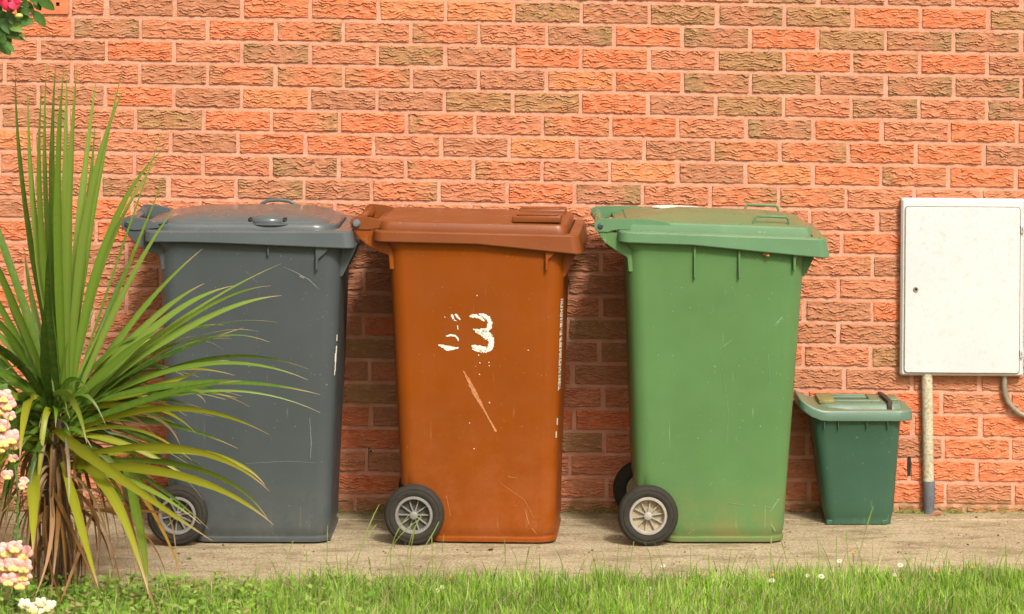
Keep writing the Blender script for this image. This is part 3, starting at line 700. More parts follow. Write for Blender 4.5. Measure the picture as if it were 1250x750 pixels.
# ------------------------------------------------------------------ leaves toolkit
class Leaves:
    def __init__(s): s.V, s.Q, s.C, s.n = [], [], [], 0
    def strip(s, pts, w, col, tip=None, wdir=None, fold=.25, n=16, roll=0, prof=None, yellow=0):
        """pts: control points of a Bezier/Catmull path; 3 verts across"""
        pts = [np.array(p, float) for p in pts]
        T = np.linspace(0, 1, n+1); P = []
        if len(pts) == 3:
            for t in T: P.append((1-t)**2*pts[0]+2*t*(1-t)*pts[1]+t*t*pts[2])
        else:
            for t in T: P.append((1-t)**3*pts[0]+3*t*(1-t)**2*pts[1]+3*t*t*(1-t)*pts[2]+t**3*pts[3])
        P = np.array(P); D = np.gradient(P, axis=0); D /= np.linalg.norm(D, axis=1)[:, None]+1e-9
        wd = np.array(wdir if wdir is not None else (0, -1, 0), float)
        for i, t in enumerate(T):
            side = np.cross(D[i], wd); side /= np.linalg.norm(side)+1e-9; nor = np.cross(side, D[i])
            a = roll+.5*math.sin(t*2.2+roll*3)*.3; sd = side*math.cos(a)+nor*math.sin(a); nr = np.cross(sd, D[i])
            k = prof(t) if prof else (.55+.45*min(1, t*3.2))*(1-max(0, (t-.30)/.70)**1.5)*(1+.06*math.sin(t*23+w*900))
            ww = max(w*.5*k, .0004)
            c = np.array(col)*(.92+.16*random.random()*0+.0)
            if yellow: c = c*(1-yellow*t)+np.array((.34, .30, .03))*yellow*t
            cm = c
            if tip is not None and t > .86: q = min(1, (t-.86)/.10); cm = c*(1-q)+np.array(tip)*q
            s.V += [P[i]-sd*ww+nr*ww*fold, P[i], P[i]+sd*ww+nr*ww*fold]; s.C += [cm*.95, cm*1.12, cm*.95]
            if i: b = s.n+3*i; s.Q += [(b-3, b-2, b+1, b), (b-2, b-1, b+2, b+1)]
        s.n += 3*(n+1)
    def build(s, name, mat, parent=None): return arr_mesh(name, np.array(s.V), np.array(s.Q), mat, parent, np.array(s.C))
YP = -1.22
G1, G2, G3, G4 = (.150, .270, .030), (.085, .180, .018), (.215, .340, .055), (.045, .105, .014)
YG, BR, TN = (.29, .32, .020), (.23, .11, .035), (.36, .24, .12)
plant = empty('cordyline_plant', (at(68, 500, YP).x, YP, 0)); tag(plant, 'spiky plant with long sword leaves in front of the grey bin', 'plant')
ox = plant.location
Lf = Leaves()
def leaf(tip, base=(70, 495), mid=None, w=11, c=G1, dy=0., md=None, bow=0., tipc=(.42, .30, .17), roll=0., dy0=0., up=False, yellow=0., fold=.25, L=None):
    """tip, base and middle read off as directions; dy is how far the tip reaches toward (-) or away (+) from the camera"""
    b = at(base[0], base[1], YP+dy0); t_ = at(tip[0], tip[1], YP+dy)
    if mid is None: m = (b+t_)/2+Vector((0, 0, bow))
    else: m = at(mid[0], mid[1], YP+(dy*.6 if md is None else md)); m = m*2-(b+t_)/2
    wd = (0, -1, 0) if not up else (0, -.45, .9)
    (L or Lf).strip([b-ox, m-ox, t_-ox], w/414*1.0, c, tipc, wd, fold, 18, roll, yellow=yellow)
# upright sheaf
for a in [((19, 85), (72, 480), (31, 250), 9, G2, .05), ((34, 107), (74, 470), (44, 280), 12, G3, -.05), ((51, 107), (76, 470), (51, 280), 12, G1, -.10), ((57, 78), (78, 460), (57, 260), 9, G1, .1),
          ((68, 78), (76, 480), (64, 260), 12, G2, .0), ((78, 83), (80, 500), (71, 260), 14, G1, -.12), ((82, 85), (82, 480), (80, 260), 13, G3, .10), ((94, 81), (82, 490), (84, 270), 15, G3, -.1),
          ((118, 92), (80, 480), (97, 270), 13, G3, .05), ((150, 83), (84, 480), (112, 270), 9, G1, .18), ((152, 108), (84, 500), (108, 260), 15, G3, -.1), ((116, 153), (82, 480), (104, 290), 12, G1, .1),
          ((110, 240), (82, 480), (97, 340), 13, G2, .05), ((199, 183), (84, 500), (128, 300), 12, G1, -.05), ((196, 190), (86, 500), (126, 322), 10, G3, .05), ((203, 210), (90, 490), (155, 330), 6, G1, .15),
          ((208, 133), (90, 480), (150, 300), 4, G1, .3), ((213, 255), (88, 500), (155, 350), 9, G3, -.1), ((188, 368), (90, 510), (140, 420), 9, G2, .1), ((165, 305), (88, 500), (130, 385), 9, G2, .1),
          ((30, 305), (70, 490), (42, 380), 10, G1, .1), ((60, 300), (74, 500), (60, 380), 13, G4, -.22), ((55, 365), (62, 500), (55, 430), 15, G4, -.25)]:
    leaf(a[0], a[1], a[2], a[3]*.92, a[4], a[5], roll=random.uniform(-.4, .4), tipc=None)
# left side, running out of the frame
for a in [((-60, 130), (66, 490), (14, 330), 12, G2, .1), ((-70, 190), (66, 495), (8, 350), 13, G1, -.1), ((-90, 230), (62, 495), (-2, 370), 12, G1, .15), ((-110, 310), (60, 500), (0, 395), 11, G2, 0),
          ((-120, 400), (58, 505), (0, 425), 16, G4, -.2), ((-100, 350), (62, 500), (-5, 405), 9, G3, .2), ((-100, 450), (58, 510), (0, 455), 11, G2, -.2), ((-110, 520), (56, 520), (-8, 490), 12, G4, .1),
          ((-60, 575), (52, 525), (0, 530), 13, G1, -.3), ((-70, 640), (50, 540), (0, 560), 13, YG, -.2), ((-20, 600), (58, 520), (12, 520), 12, G4, -.3), ((-30, 420), (60, 505), (20, 440), 10, G4, -.3)]:
    leaf(a[0], a[1], a[2], a[3], a[4], a[5], roll=random.uniform(-.6, .6))
# right side, level fans
for tip, mid, w, c, d in [((247, 304), (160, 395), 10, G1, .05), ((250, 346), (170, 405), 12, G3, -.05), ((343, 322), (215, 395), 11, G3, -.1), ((285, 349), (190, 400), 15, G3, -.15), ((331, 349), (230, 388), 7, G1, .1),
        ((344, 361), (230, 400), 11, G3, -.1), ((273, 397), (190, 420), 8, G2, .2), ((339, 394), (215, 415), 10, G2, -.2), ((317, 405), (210, 425), 13, G3, -.25), ((329, 418), (220, 425), 6, G2, .1),
        ((272, 427), (200, 428), 6, G1, .2), ((377, 451), (235, 442), 9, G2, -.1), ((376, 464), (240, 446), 8, G1, -.2), ((247, 451), (180, 475), 12, YG, -.1), ((391, 482), (240, 468), 10, G2, -.25),
        ((391, 504), (250, 478), 5, G1, 0), ((305, 497), (215, 475), 5, YG, .1), ((251, 492), (200, 475), 6, YG, 0), ((294, 465), (200, 482), 11, G2, -.3), ((239, 529), (175, 495), 8, YG, -.1),
        ((329, 531), (210, 498), 11, YG, -.3), ((128, 388), (105, 440), 6, G3, 0), ((193, 437), (140, 465), 8, G2, .1), ((221, 455), (160, 470), 9, G4, .2), ((240, 410), (165, 440), 13, G4, .15), ((262, 385), (175, 425), 10, G2, .1),
        ((200, 400), (150, 435), 14, G1, -.2), ((235, 470), (165, 490), 8, G2, .1), ((280, 440), (190, 455), 9, G4, .25), ((190, 510), (140, 505), 7, G1, .3), ((215, 520), (150, 510), 8, G2, .2)]:
    leaf(tip, (82+random.uniform(-6, 8), 510+random.uniform(-15, 25)), mid, w*.88, c, d, roll=random.uniform(-.5, .5), up=random.random() < .3)
# arching and drooping lower leaves
for tip, base, mid, w, c, d in [((329, 600), (80, 560), (225, 548), 11, YG, -.25), ((324, 593), (85, 560), (240, 552), 9, YG, -.1), ((334, 641), (80, 570), (225, 582), 12, YG, -.35), ((328, 636), (85, 565), (240, 572), 8, G2, -.2),
        ((260, 661), (58, 516), (135, 575), 15, YG, -.45), ((182, 727), (90, 560), (140, 610), 15, YG, -.5), ((106, 542), (64, 484), (88, 487), 12, G1, -.45), ((40, 678), (42, 560), (41, 610), 16, YG, -.5),
        ((24, 562), (46, 482), (33, 498), 14, YG, -.45), ((120, 718), (76, 560), (98, 640), 12, YG, -.5), ((10, 520), (40, 485), (18, 487), 12, G1, -.4), ((225, 712), (150, 575), (190, 630), 6, (.38, .17, .03), -.3),
        ((180, 720), (150, 560), (172, 650), 12, G2, -.4), ((168, 655), (90, 545), (140, 570), 8, G4, -.1), ((200, 625), (90, 560), (150, 570), 8, G4, 0), ((245, 640), (95, 575), (170, 592), 8, G1, -.2)]:
    leaf(tip, base, mid, w, c, d, roll=random.uniform(-.3, .3), yellow=.35, tipc=(.50, .35, .20))
for k in range(46):
    tx = random.uniform(120, 300); ty = random.uniform(400, 640) if tx > 190 else random.uniform(430, 700); by = 500+max(0, ty-500)*.35+random.uniform(-10, 20)
    leaf((tx, ty), (78+random.uniform(-8, 12), by), ((78+tx)/2, (by+ty)/2-random.uniform(8, 34)), random.uniform(4, 9), random.choice((G4, G4, G2, G1, YG, (.30, .30, .04))), random.uniform(-.1, .3), roll=random.uniform(-.9, .9), up=random.random() < .4)
for k in range(26):
    tx = random.uniform(-60, 60); ty = random.uniform(520, 680); by = 520+random.uniform(-10, 40)
    leaf((tx, ty), (66+random.uniform(-10, 8), by), ((66+tx)/2, by-random.uniform(0, 20)), random.uniform(6, 11), random.choice((G4, G4, G2, G1, YG)), random.uniform(-.35, .2), roll=random.uniform(-.9, .9))
# unseen-side leaves and filling around the crown
for k in range(85):
    az = random.uniform(0, 2*math.pi); el = random.uniform(-.6, 1.2); L = random.uniform(.25, .62)*(1 if el < .6 else .8)
    d = Vector((math.cos(az)*math.cos(el), math.sin(az)*math.cos(el)*.75, math.sin(el)))
    if d.x > .25 and el > .1: L *= .6
    if d.y < -.3: L *= .55
    b = Vector((0, 0, random.uniform(.40, .56))); tp = b+d*L; m = (b+tp)/2+Vector((0, 0, .09 if el < .5 else .0))
    Lf.strip([b, m, tp], random.uniform(.013, .024), random.choice((G4, G4, G2, G2, G1)), (.4, .28, .15), (0, -.8, .5), .3, 12, random.uniform(-.8, .8))
Lf.build('foliage', M['leaf'], plant)
Dd = Leaves()
for tip, base, mid, w, c, d in [((188, 531), (150, 505), (172, 515), 4, TN, 0), ((221, 547), (180, 508), (205, 520), 4, TN, 0), ((215, 712), (190, 618), (210, 640), 3, TN, -.3), ((234, 629), (115, 622), (175, 624), 4, BR, -.3),
        ((195, 752), (150, 590), (172, 690), 7, (.42, .22, .12), -.4), ((84, 614), (78, 520), (84, 565), 6, (.52, .42, .32), -.5), ((130, 742), (60, 590), (85, 640), 6, BR, -.3), ((60, 744), (72, 590), (70, 650), 6, BR, -.3),
        ((100, 735), (70, 590), (120, 640), 5, BR, -.2), ((72, 740), (118, 610), (95, 680), 7, (.38, .2, .1), -.4), ((150, 740), (80, 590), (128, 650), 4, BR, -.1), ((40, 735), (60, 590), (62, 660), 6, (.45, .26, .14), -.4),
        ((86, 752), (55, 600), (62, 690), 5, BR, -.4), ((112, 700), (62, 600), (95, 620), 4, BR, -.2), ((140, 710), (70, 575), (115, 610), 4, TN, -.2), ((60, 570), (34, 556), (54, 553), 4, TN, -.5)]:
    leaf(tip, base, mid, w, c, d, roll=random.uniform(-.6, .6), L=Dd, tipc=None)
for k in range(42):
    az = random.uniform(0, 2*math.pi); r = random.uniform(.10, .34); z0 = random.uniform(.22, .48)
    b = Vector((.02*math.cos(az), .02*math.sin(az), z0)); tp = Vector((r*math.cos(az), r*.8*math.sin(az), random.uniform(-.02, max(.02, z0-.22))))
    m = Vector((tp.x*.8, tp.y*.8, z0+random.uniform(-.02, .07)))
    Dd.strip([b, m, tp], random.uniform(.007, .016), random.choice((BR, TN, (.13, .06, .025), (.22, .10, .04))), None, (0, -.8, .5), .5, 12, random.uniform(-1, 1))
for k in range(42):
    az = random.uniform(0, 2*math.pi); r0 = random.uniform(.025, .045); z0 = random.uniform(.12, .50); L_ = random.uniform(.12, .38)
    b = Vector((r0*math.cos(az), r0*math.sin(az), z0)); tp = Vector((r0*random.uniform(1, 3)*math.cos(az), r0*random.uniform(1, 2.5)*math.sin(az), max(-.02, z0-L_)))
    Dd.strip([b, Vector((tp.x*1.3, tp.y*1.3, z0-.02)), tp], random.uniform(.010, .022), random.choice((BR, (.10, .05, .02), (.16, .08, .03), (.30, .17, .08))), None, (0, -.8, .3), .6, 12, random.uniform(-1, 1))
Dd.build('dead_leaves', M['leaf'], plant)
b = MB(); zs = np.linspace(-.04, .50, 16); b.tube([(.006*math.sin(z*14), .004, z) for z in zs], .03, 14, rads=[.036*(1.1-.5*z)+random.uniform(-.004, .004) for z in zs]); b.build('trunk', M['bark'], plant, ang=80)
# ------------------------------------------------------------------ snapdragons
def flower(L, c, s, pink, yel, face=-1):
    """one snapdragon bloom: tube, two upper petals, three lower lobes with a swollen yellow palate"""
    c = np.array(c)
    def petal(d, w, l, col, curl):
        d = np.array(d, float); d /= np.linalg.norm(d)
        L.strip([c, c+d*l*.5+np.array((0, face*curl*s, 0)), c+d*l+np.array((0, face*curl*s*.3, curl*s*.2))], w, col, None, (0, -1, 0), -.25, 6, random.uniform(-.3, .3), prof=lambda t: math.sin(math.pi*min(1, .12+t*.86))**.7)
    petal((-.5, -.2, 1), s*1.0, s*1.0, pink, .5); petal((.5, -.2, 1), s*1.0, s*1.0, pink, .5)
    petal((-.9, -.3, -.35), s*.9, s*.9, pink, .6); petal((.9, -.3, -.35), s*.9, s*.9, pink, .6); petal((0, -.5, -1), s*1.0, s*.9, yel, .9)
    petal((-.25, -.7, -.15), s*.7, s*.6, yel, 1.1); petal((.25, -.7, -.15), s*.7, s*.6, yel, 1.1)
PK, PK2, YE = (.86, .42, .38), (.90, .58, .50), (.88, .66, .22)
def snapdragon(YS, stempts, blooms, label, pk, yl, buds):
    base = at(stempts[0][0], stempts[0][1], YS); root = empty('snapdragon', (base.x, YS, 0)); tag(root, label, 'flower', 'snapdragons at the foot of the spiky plant')
    o0 = root.location; pts = [Vector((0, 0, -.03))]+[at(x, y, YS)-o0 for x, y in stempts]
    b = MB(); b.tube(pts, .003, 8)
    b.build('stem', simple('snapdragon_stem', (.10, .19, .04), .6, .2), root)
    pb_, yb_ = MB(), MB()
    for x, y, s, kk in blooms:
        c = at(x, y, YS-.02+random.uniform(-.02, .02))-o0; s *= 1.18; s *= random.uniform(.85, 1.15)
        for dx, dz in ((-.42, .42), (.42, .46), (-.62, -.05), (.62, -.02), (0, .2)):
            pb_.blob(c+Vector((dx*s, random.uniform(-.2, .2)*s, dz*s)), (s*random.uniform(.52, .78), s*.24, s*random.uniform(.36, .60)), 2, .06, Quaternion((0, 1, 0), random.uniform(-.7, .7)))
        for dx, dz in ((-.28, -.5), (.28, -.52), (0, -.28)):
            yb_.blob(c+Vector((dx*s, -.25*s, dz*s)), (s*.44, s*.30, s*.34), 2, .05)
    pb_.build('blossom', simple('petals', tuple(pk[0]), .55, .22, 70), root, ang=80); yb_.build('palate', simple('palate', tuple(yl), .6, .2, 70), root, ang=80)
    Gl = Leaves()
    for i in range(len(pts)-1):
        for k in range(buds):
            t_ = random.random(); c = pts[i].lerp(pts[i+1], t_); a = random.uniform(0, 6.28); l = random.uniform(.012, .03)
            d = Vector((math.cos(a), math.sin(a), random.uniform(.1, .9))).normalized()*l
            Gl.strip([c, c+d*.6, c+d], random.uniform(.005, .009), random.choice(((.16, .28, .06), (.10, .22, .05), (.25, .35, .12))), None, (0, -1, .3), .2, 5, random.uniform(-1, 1), prof=lambda t: math.sin(math.pi*min(1, .1+t*.88)))
    Gl.build('leaf', M['leaf'], root)
snapdragon(-1.56, [(16, 735), (19, 690), (22, 640), (21, 590), (14, 545), (5, 500), (0, 470)],
    [(4, 484, .020, 0), (9, 494, .017, 1), (1, 500, .018, 0), (12, 508, .013, 1), (2, 520, .019, 0), (0, 545, .02, 1), (14, 534, .019, 0), (17, 543, .016, 1), (4, 538, .018, 0), (16, 560, .012, 1), (9, 580, .013, 1), (29, 587, .012, 0), (27, 594, .010, 1),
     (8, 672, .021, 0), (18, 668, .018, 1), (28, 676, .019, 0), (6, 690, .020, 1), (16, 690, .020, 0), (29, 692, .020, 0), (10, 708, .020, 1), (24, 712, .020, 1), (2, 705, .018, 0), (28, 702, .017, 0)],
    'pink and yellow snapdragon spike in front of the spiky plant', (PK, PK2), YE, 16)
snapdragon(-1.60, [(48, 760), (47, 745)], [(30, 738, .015, 0), (38, 742, .016, 1), (50, 736, .012, 0), (56, 741, .015, 1), (62, 739, .012, 0), (44, 745, .016, 0)],
    'small cream-white flower cluster low in the bottom left corner', ((.80, .72, .55), (.85, .80, .70)), (.80, .62, .30), 8)
# ------------------------------------------------------------------ climbing shrub, top left
YR = -1.30
rs = empty('flowering_shrub', (-1.85, YR, 0)); tag(rs, 'leafy shrub with one bright pink-red flower hanging into the top left corner', 'shrub'); ro = rs.location
b = MB()
st = [Vector((-1.85, YR, -.03)), Vector((-1.88, YR, .5)), Vector((-1.84, YR, 1.1)), Vector((-1.74, YR, 1.6)), Vector((-1.60, YR, 1.80)), Vector((-1.50, YR, 1.78)), Vector((-1.44, YR, 1.72))]
b.tube([p-ro for p in st], .008, 10, rads=[.016, .014, .012, .009, .006, .004, .002])
b.tube([Vector((-1.74, YR, 1.6))-ro, at(-20, 30, YR)-ro, at(20, 30, YR)-ro, at(36, 8, YR)-ro], .003, 8)
b.build('stem', M['bark'], rs)
RL = Leaves()
ov = lambda t: math.sin(math.pi*min(1, .06+t*.92))**.8
def kk(x, y): return (x/9.37, y/9.37)
def rleaf(a, c, w, col, dy=0., roll=None):
    p0 = at(*kk(*a), YR+dy*.3); p1 = at(*kk(*c), YR+dy); m = (p0+p1)/2+Vector((0, -.006, .006))
    RL.strip([p0-ro, m-ro, p1-ro], w/9.37/414, col, None, (0, -1, .15), .22, 10, random.uniform(-.3, .3) if roll is None else roll, prof=ov)
H1, H2, H3 = (.075, .20, .045), (.045, .12, .025), (.16, .30, .06)
for a in [((20, 215), (110, 390), 130, H1), ((10, 240), (185, 370), 120, H1), ((150, 240), (385, 265), 150, H1), ((100, 280), (250, 360), 120, H3), ((385, 130), (518, 312), 110, H1), ((430, -20), (622, 118), 120, H1), ((380, 20), (470, 120), 90, H2),
          ((-20, 480), (120, 630), 130, H1), ((40, 470), (168, 605), 70, H1), ((60, 410), (290, 465), 60, H2), ((210, 385), (285, 425), 40, H3), ((240, 60), (370, 60), 80, H1), ((250, 100), (330, 180), 100, H2), ((300, 30), (385, 170), 80, H2),
          ((0, 130), (60, 260), 120, H2), ((90, 130), (140, 280), 90, H2), ((-60, 330), (60, 420), 130, H2), ((60, 300), (-40, 380), 110, H2), ((0, 430), (60, 500), 100, H2), ((260, 180), (350, 260), 60, H2), ((350, -40), (420, 60), 90, H2)]:
    rleaf(*a, dy=random.uniform(-.05, .03))
for k in range(90):
    x = random.uniform(-500, 240); y = random.uniform(-350, 430)
    if x > 120 and y > 200: continue
    a = random.uniform(0, 6.28); l = random.uniform(110, 200); rleaf((x, y), (x+l*math.cos(a), y+l*abs(math.sin(a))*.8+20), random.uniform(70, 120), random.choice((H2, H2, H1)), random.uniform(.02, .12))
RL.build('foliage', M['leaf'], rs)
FL = Leaves(); fc = at(12.5, -1, YR-.06)-ro
for ringn, rad, w_, colr in ((6, .034, .036, (.80, .045, .12)), (5, .022, .026, (.88, .07, .17))):
    for k in range(ringn):
        a = 2*math.pi*k/ringn+.3*(ringn == 5)+.25; d = Vector((math.cos(a), -.25, math.sin(a)))
        FL.strip([fc, fc+d*rad*.6+Vector((0, -.008, 0)), fc+d*rad+Vector((0, .006, 0))], w_, colr, None, (0, -1, 0), .18, 8, random.uniform(-.2, .2), prof=lambda t: math.sin(math.pi*min(1, .15+t*.78))**.6)
FL.build('blossom', M['petal'], rs)
b = MB(); b.blob(fc+Vector((0, -.010, .001)), (.006, .005, .006), 2, .15); b.build('flower_centre', simple('stamens', (.35, .22, .08), .8), rs)
b = MB(); bp = at(23, 19.5, YR-.04)-ro; b.blob(bp, (.013, .011, .008), 2, .05); b.build('bud', simple('yellow_green_bud', (.50, .52, .14), .6), rs)
# ------------------------------------------------------------------ grass
def blades(name, N, xr, yfun, hr, wr, cols, label, cat='grass', seedv=1, lean=.45):
    r = np.random.default_rng(seedv); x = r.uniform(*xr, N); y, keep = yfun(x, r); x, y = x[keep], y[keep]; N = len(x)
    h = r.uniform(*hr, N)*(.6+.6*vnoise(x/.05, y/.05, 3)+.25*vnoise(x/.3, y/.2, 13)); a = r.uniform(0, 2*np.pi, N); w = r.uniform(*wr, N); fa = r.uniform(0, np.pi, N)
    ln = r.uniform(.05, 1, N)**1.5*lean*h*2
    z0 = np.full(N, -.028); dx, dy = np.cos(a)*ln, np.sin(a)*ln; wx, wy = np.cos(fa)*w/2, np.sin(fa)*w/2*.5
    ts = [0, .35, .7, 1.0]; V = []
    for t in ts:
        k = (1-t**2.2)*.92+.08; bx = x+dx*t*t; by = y+dy*t*t; bz = z0+h*(t-.25*t*t*(ln/h))
        V += [np.stack([bx-wx*k, by-wy*k, bz], -1), np.stack([bx+wx*k, by+wy*k, bz], -1)]
    V = np.stack(V, 1).reshape(-1, 3); i0 = np.arange(N)[:, None]*8
    Q = np.concatenate([np.stack([i0[:, 0]+2*k, i0[:, 0]+2*k+1, i0[:, 0]+2*k+3, i0[:, 0]+2*k+2], -1) for k in range(3)])
    cols = np.array(cols); ci = r.integers(0, len(cols), N); c = cols[ci]*(r.uniform(.45, 1.12, N)*(.62+.5*vnoise(x/.12, y/.08, 9)+.3*vnoise(x/.4, y/.15, 19)))[:, None]
    C = np.repeat(c, 8, 0)
    return tag(arr_mesh(name, V, Q, M['blade'], None, C), label, cat, kind='stuff')
ev = np.vectorize(edge_y)
def ylawn(x, r):
    d = r.uniform(-.08, .92, len(x)); rag = .05*(vnoise(x/.11, x*0+2, 41)-.5)+.03*(vnoise(x/.03, x*0+5, 42)-.5); dens = np.clip((d+rag+.02)/.06, .035, 1); px = 625+x*415
    lo = np.clip((px-150)/200, .38, 1)*1.0; lo = np.where(d > .2, np.maximum(lo, .4), lo)
    keep = r.random(len(x)) < dens*lo*np.clip(.45+1.1*vnoise(x/.06, d/.06, 31), 0, 1); return ev(x)-d, keep
GC = [(.27, .52, .04), (.36, .60, .06), (.20, .42, .03), (.42, .62, .11), (.30, .54, .035), (.14, .30, .03), (.50, .60, .20), (.55, .48, .24)]
blades('grass', 80000, (-2.3, 2.3), ylawn, (.038, .080), (.0022, .0046), GC, 'short bright green lawn grass along the front of the path', seedv=2)
def yfar(x, r): d = r.uniform(.85, 4, len(x)); return ev(x)-d, np.ones(len(x), bool)
blades('grass', 26000, (-4.5, 4.5), yfar, (.04, .08), (.004, .009), GC[:6], 'lawn grass in the foreground below the picture edge', seedv=5)
# tall seed stems
TS = Leaves()
def stem(px, py, tx, ty, y, bend=0, w=2.0, c=(.26, .34, .08)):
    b = at(px, py, y); t_ = at(tx, ty, y+random.uniform(-.03, .03)); m = (b+t_)/2+Vector((bend, 0, .01))
    TS.strip([b, m, t_], w/405, c, None, (0, -1, 0), .2, 14, 0, prof=lambda q: .45 if q < .6 else .45+.5*math.sin(math.pi*(q-.6)/.4)*(.6+.4*math.sin(q*160)))
for a in [(497, 700, 516, 627, -.03), (470, 690, 515, 632, -.04), (478, 700, 500, 628, -.045), (488, 710, 536, 637, .02), (500, 705, 508, 640, -.01), (435, 690, 463, 616, -.01), (418, 700, 460, 640, 0), (399, 690, 400, 642, 0),
          (528, 700, 527, 653, 0), (540, 675, 542, 653, 0), (617, 690, 616, 658, 0), (640, 705, 646, 667, 0), (730, 690, 728, 678, 0), (753, 700, 755, 664, 0), (768, 695, 774, 661, 0), (866, 700, 865, 678, 0), (1021, 690, 1021, 655, 0), (1045, 690, 1066, 618, .0),
          (1035, 685, 1033, 650, 0), (940, 690, 942, 655, 0), (1190, 690, 1192, 668, 0), (1240, 690, 1250, 670, 0), (960, 685, 953, 660, 0), (375, 705, 374, 672, 0), (346, 700, 358, 660, 0), (455, 715, 450, 680, 0), (1215, 695, 1225, 668, 0)]:
    y = -1.02 if a[1] < 692 else -1.08
    stem(*a[:4], y, a[4])
for k in range(110):
    x = random.uniform(300, 1300); y = edge_y((x-625)/405)-random.uniform(-.03, .25); b = at(x, 0, y); hgt = random.uniform(.07, .12)
    TS.strip([(b.x, y, -.02), (b.x+random.uniform(-.02, .02), y, hgt*.6), (b.x+random.uniform(-.05, .05), y, hgt)], random.uniform(.002, .0035), random.choice(((.26, .36, .08), (.38, .36, .16), (.20, .33, .05))), None, (0, -1, 0), .2, 8)
tag(TS.build('seed_stems', M['blade']), 'thin tall grass stems rising over the path edge', 'grass', kind='stuff')
# leafy weeds at the left
WD = Leaves()
for k in range(2600):
    px = random.uniform(-60, 460)**1.0; x = (px-625)/420
    y = edge_y(x)+random.uniform(-.55, .045); n_ = vnoise(np.array([x/.07]), np.array([y/.05]), 77)[0]
    if n_ < .33 or (px > 330 and random.random() < .6): continue
    z = random.uniform(.01, .045)*n_*1.6 if y < edge_y(x) else random.uniform(0, .02); a = random.uniform(0, 6.28); l = random.uniform(.009, .022); d = Vector((math.cos(a), math.sin(a), random.uniform(-.2, .6)))*l
    c = Vector((x, y, z-.012 if y < edge_y(x) else z)); WD.strip([c, c+d*.5+Vector((0, 0, .003)), c+d], l*random.uniform(.6, .95), random.choice(((.22, .42, .05), (.28, .48, .07), (.15, .32, .04), (.36, .50, .10), (.38, .34, .14))), None, (0, -.3, 1), .15, 4, random.uniform(-.5, .5), prof=lambda t: math.sin(math.pi*min(1, .1+t*.85))**.6)
tag(WD.build('ground_cover', M['blade']), 'low leafy green weeds creeping over the path edge at the left', 'weeds', kind='stuff')
# moss bits at the wall foot
MS = Leaves()
for k in range(420):
    px = random.choice((random.uniform(1095, 1145), random.uniform(1090, 1130), random.uniform(1155, 1172), random.uniform(690, 770), random.uniform(405, 470), random.uniform(1100, 1250)))
    x = (px-625)/367; y = -random.uniform(.006, .035); a = random.uniform(0, 6.28); l = random.uniform(.004, .011); c = Vector((x, y, .001)); d = Vector((math.cos(a), math.sin(a)*.6, random.uniform(.1, .9)))*l
    MS.strip([c, c+d*.6, c+d], .004, random.choice(((.22, .30, .04), (.14, .18, .04), (.30, .34, .06))), None, (0, -1, .5), .2, 3, 0)
tag(MS.build('moss', M['blade']), 'scraps of moss and weeds along the foot of the wall', 'moss', kind='stuff')
# dry leaf by the pipe, crumbs on the path
DL = Leaves(); b = at(1134, 634, -.07); e = at(1152, 627, -.06)
DL.strip([b, (b+e)/2+Vector((0, 0, .014)), e], .020, (.38, .17, .09), (.3, .12, .06), (0, -1, .6), .6, 10, .4, prof=ov)
o = DL.build('dry_leaf', M['leaf']); tag(o, 'curled brown dry leaf at the foot of the cream pipe', 'leaf')
for (px, py, c, s, lb, ct) in [(599, 672, (.05, .04, .02), .007, 'small dark crumb of soil on the path before the brown bin', 'dirt clump'),
                           (231, 683, (.10, .15, .03), .006, 'small green scrap lying on the path below the grey bin wheel', 'leaf scrap')]:
    p_ = at(px, py, -.80); s_ = (py+109)/2; y_ = F/s_-CAMD; X_ = (px-625)/s_
    b = MB()
    for k in range(6): b.blob((X_+random.uniform(-s, s), y_+random.uniform(-.004, .004), .003), (s*.6, s*.5, .003), 1, .3)
    tag(b.build('dirt_clump' if s == .007 else 'leaf_scrap', simple('crumb', c, .9)), lb, ct)
GV, GQ, GCc = [], [], []; cube = np.array([(-1,-1,-1),(1,-1,-1),(1,1,-1),(-1,1,-1),(-.6,-.7,1),(.7,-.6,1),(.6,.7,1),(-.7,.6,1)])*.5
cq = np.array([(0,3,2,1),(4,5,6,7),(0,1,5,4),(1,2,6,5),(2,3,7,6),(3,0,4,7)])
for k in range(900):
    x = random.uniform(-2.2, 2.2); y = -random.uniform(.005, 1.05)**(1 if random.random() < .5 else .6); sz = random.uniform(.0015, .0042)*(1.6 if random.random() < .06 else 1)
    a = random.uniform(0, 3.1); c_, s_ = math.cos(a), math.sin(a); P_ = cube*np.array((random.uniform(.7, 1.6), random.uniform(.7, 1.3), .7))*sz
    P_ = np.stack([P_[:, 0]*c_-P_[:, 1]*s_+x, P_[:, 0]*s_+P_[:, 1]*c_+y, P_[:, 2]+.35*sz], -1)
    GV.append(P_); GQ.append(cq+8*k); GCc.append(np.tile(random.choice(((.60, .52, .38), (.42, .33, .20), (.16, .11, .06), (.30, .22, .12), (.75, .70, .58), (.35, .18, .07))), (8, 1)))
tag(arr_mesh('grit', np.concatenate(GV), np.concatenate(GQ), M['blade'], None, np.concatenate(GCc), smooth=False), 'small grit and crumbs scattered over the concrete path', 'grit', kind='stuff')
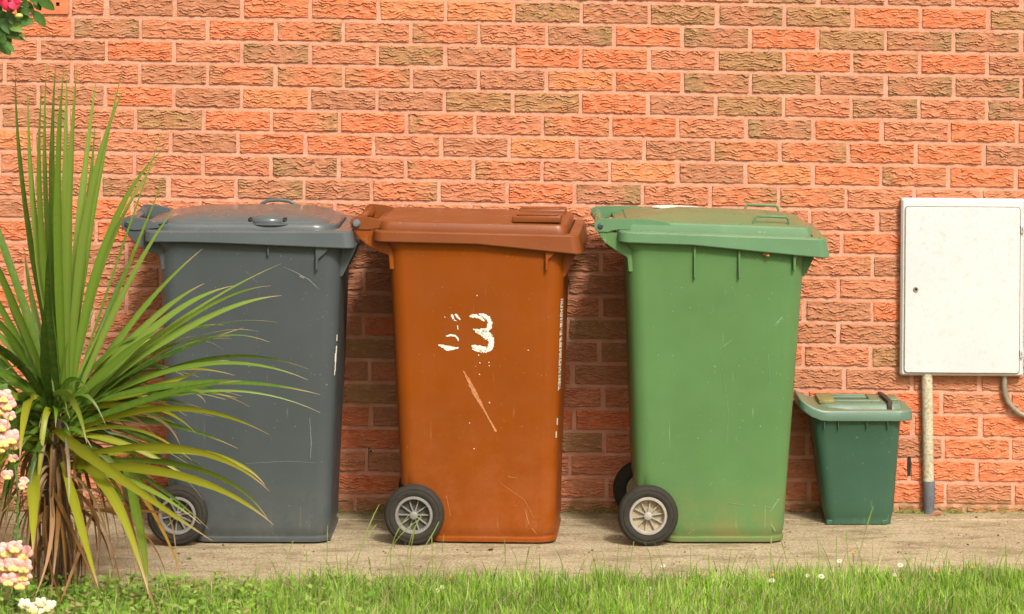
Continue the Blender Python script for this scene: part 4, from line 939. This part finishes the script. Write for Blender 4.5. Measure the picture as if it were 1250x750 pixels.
# daisies and small yellow flowers
def daisy_proto(name, pet, cen, n, r):
    L_ = Leaves()
    for k in range(n):
        a = 2*math.pi*k/n; d = Vector((math.cos(a), math.sin(a)*.9, .15))
        L_.strip([Vector((0, 0, 0)), d*r*.5, d*r], r*.5, pet, None, (0, 0, 1), .1, 3, 0, prof=lambda t: math.sin(math.pi*min(1, .2+t*.7)))
    root = empty(name, (0, 0, 0)); hd = L_.build('petals', M['petal'], root); hd.location = (0, -.003, .05); hd.rotation_euler = (R(42), 0, 0)
    b = MB(); b.blob((0, 0, .002), (r*.32, r*.32, r*.22), 2); c = b.build('flower_centre', cen, root); c.location = (0, -.003, .05); c.rotation_euler = (R(42), 0, 0)
    b = MB(); b.tube([(0, 0, -.03), (.002, .001, .02), (0, -.002, .05)], .0011, 6); b.build('stem', stemm, root)
    return root
stemm = simple('flower_stem', (.12, .22, .05), .6)
ymat = simple('yellow_centre', (.75, .45, .03), .7)
def where(px):
    return ('the grey bin' if px < 440 else 'the gap between grey and brown bins' if px < 520 else 'the brown bin' if px < 690 else 'the gap between brown and green bins' if px < 750 else
            'the tall green bin' if px < 960 else 'the small caddy' if px < 1105 else 'the meter box')
def scatter(proto, pos, what, cat):
    for i, (px, py, s) in enumerate(pos):
        if i == 0: o = proto
        else:
            o = proto.copy(); S.collection.objects.link(o)
            for ch in list(proto.children): c = ch.copy(); S.collection.objects.link(c); c.parent = o
        y = -(1.10+.30*(py-690)/55) if py > 684 else -1.05
        w = at(px, py, y); o.location = (w.x, y, w.z-.05*s); o.scale = (s, s, s); o.rotation_euler = (0, 0, random.uniform(-.4, .4))
        tag(o, f'{what} in front of {where(px)}', cat, f'{what} in front of {where(px)}')
scatter(daisy_proto('daisy', (.82, .80, .76), ymat, 13, .0085), [(535, 721, 1.15), (540, 717, 1), (533, 712, .8), (493, 740, .8), (796, 719, 1), (810, 691, .9), (942, 709, 1.1), (870, 709, .6), (985, 703, .9), (1002, 704, 1.2), (1025, 685, 1), (1099, 690, 1.1), (1093, 702, .8), (1138, 690, .8), (1086, 722, .7)], 'small white daisy in the lawn', 'daisy')
scatter(daisy_proto('buttercup', (.80, .42, .03), ymat, 5, .0060), [(943, 702, 1.1), (840, 711, 1.2), (903, 716, .9), (902, 725, .9), (742, 745, 1.2), (660, 735, 1.1), (572, 731, .9), (608, 736, 1.1), (529, 731, 1.1), (549, 705, 1.1), (630, 721, .8), (1142, 697, 1.1), (1140, 707, 1), (1098, 707, .9), (1041, 674, 1), (1187, 692, 1)], 'tiny yellow flower in the grass', 'flower')
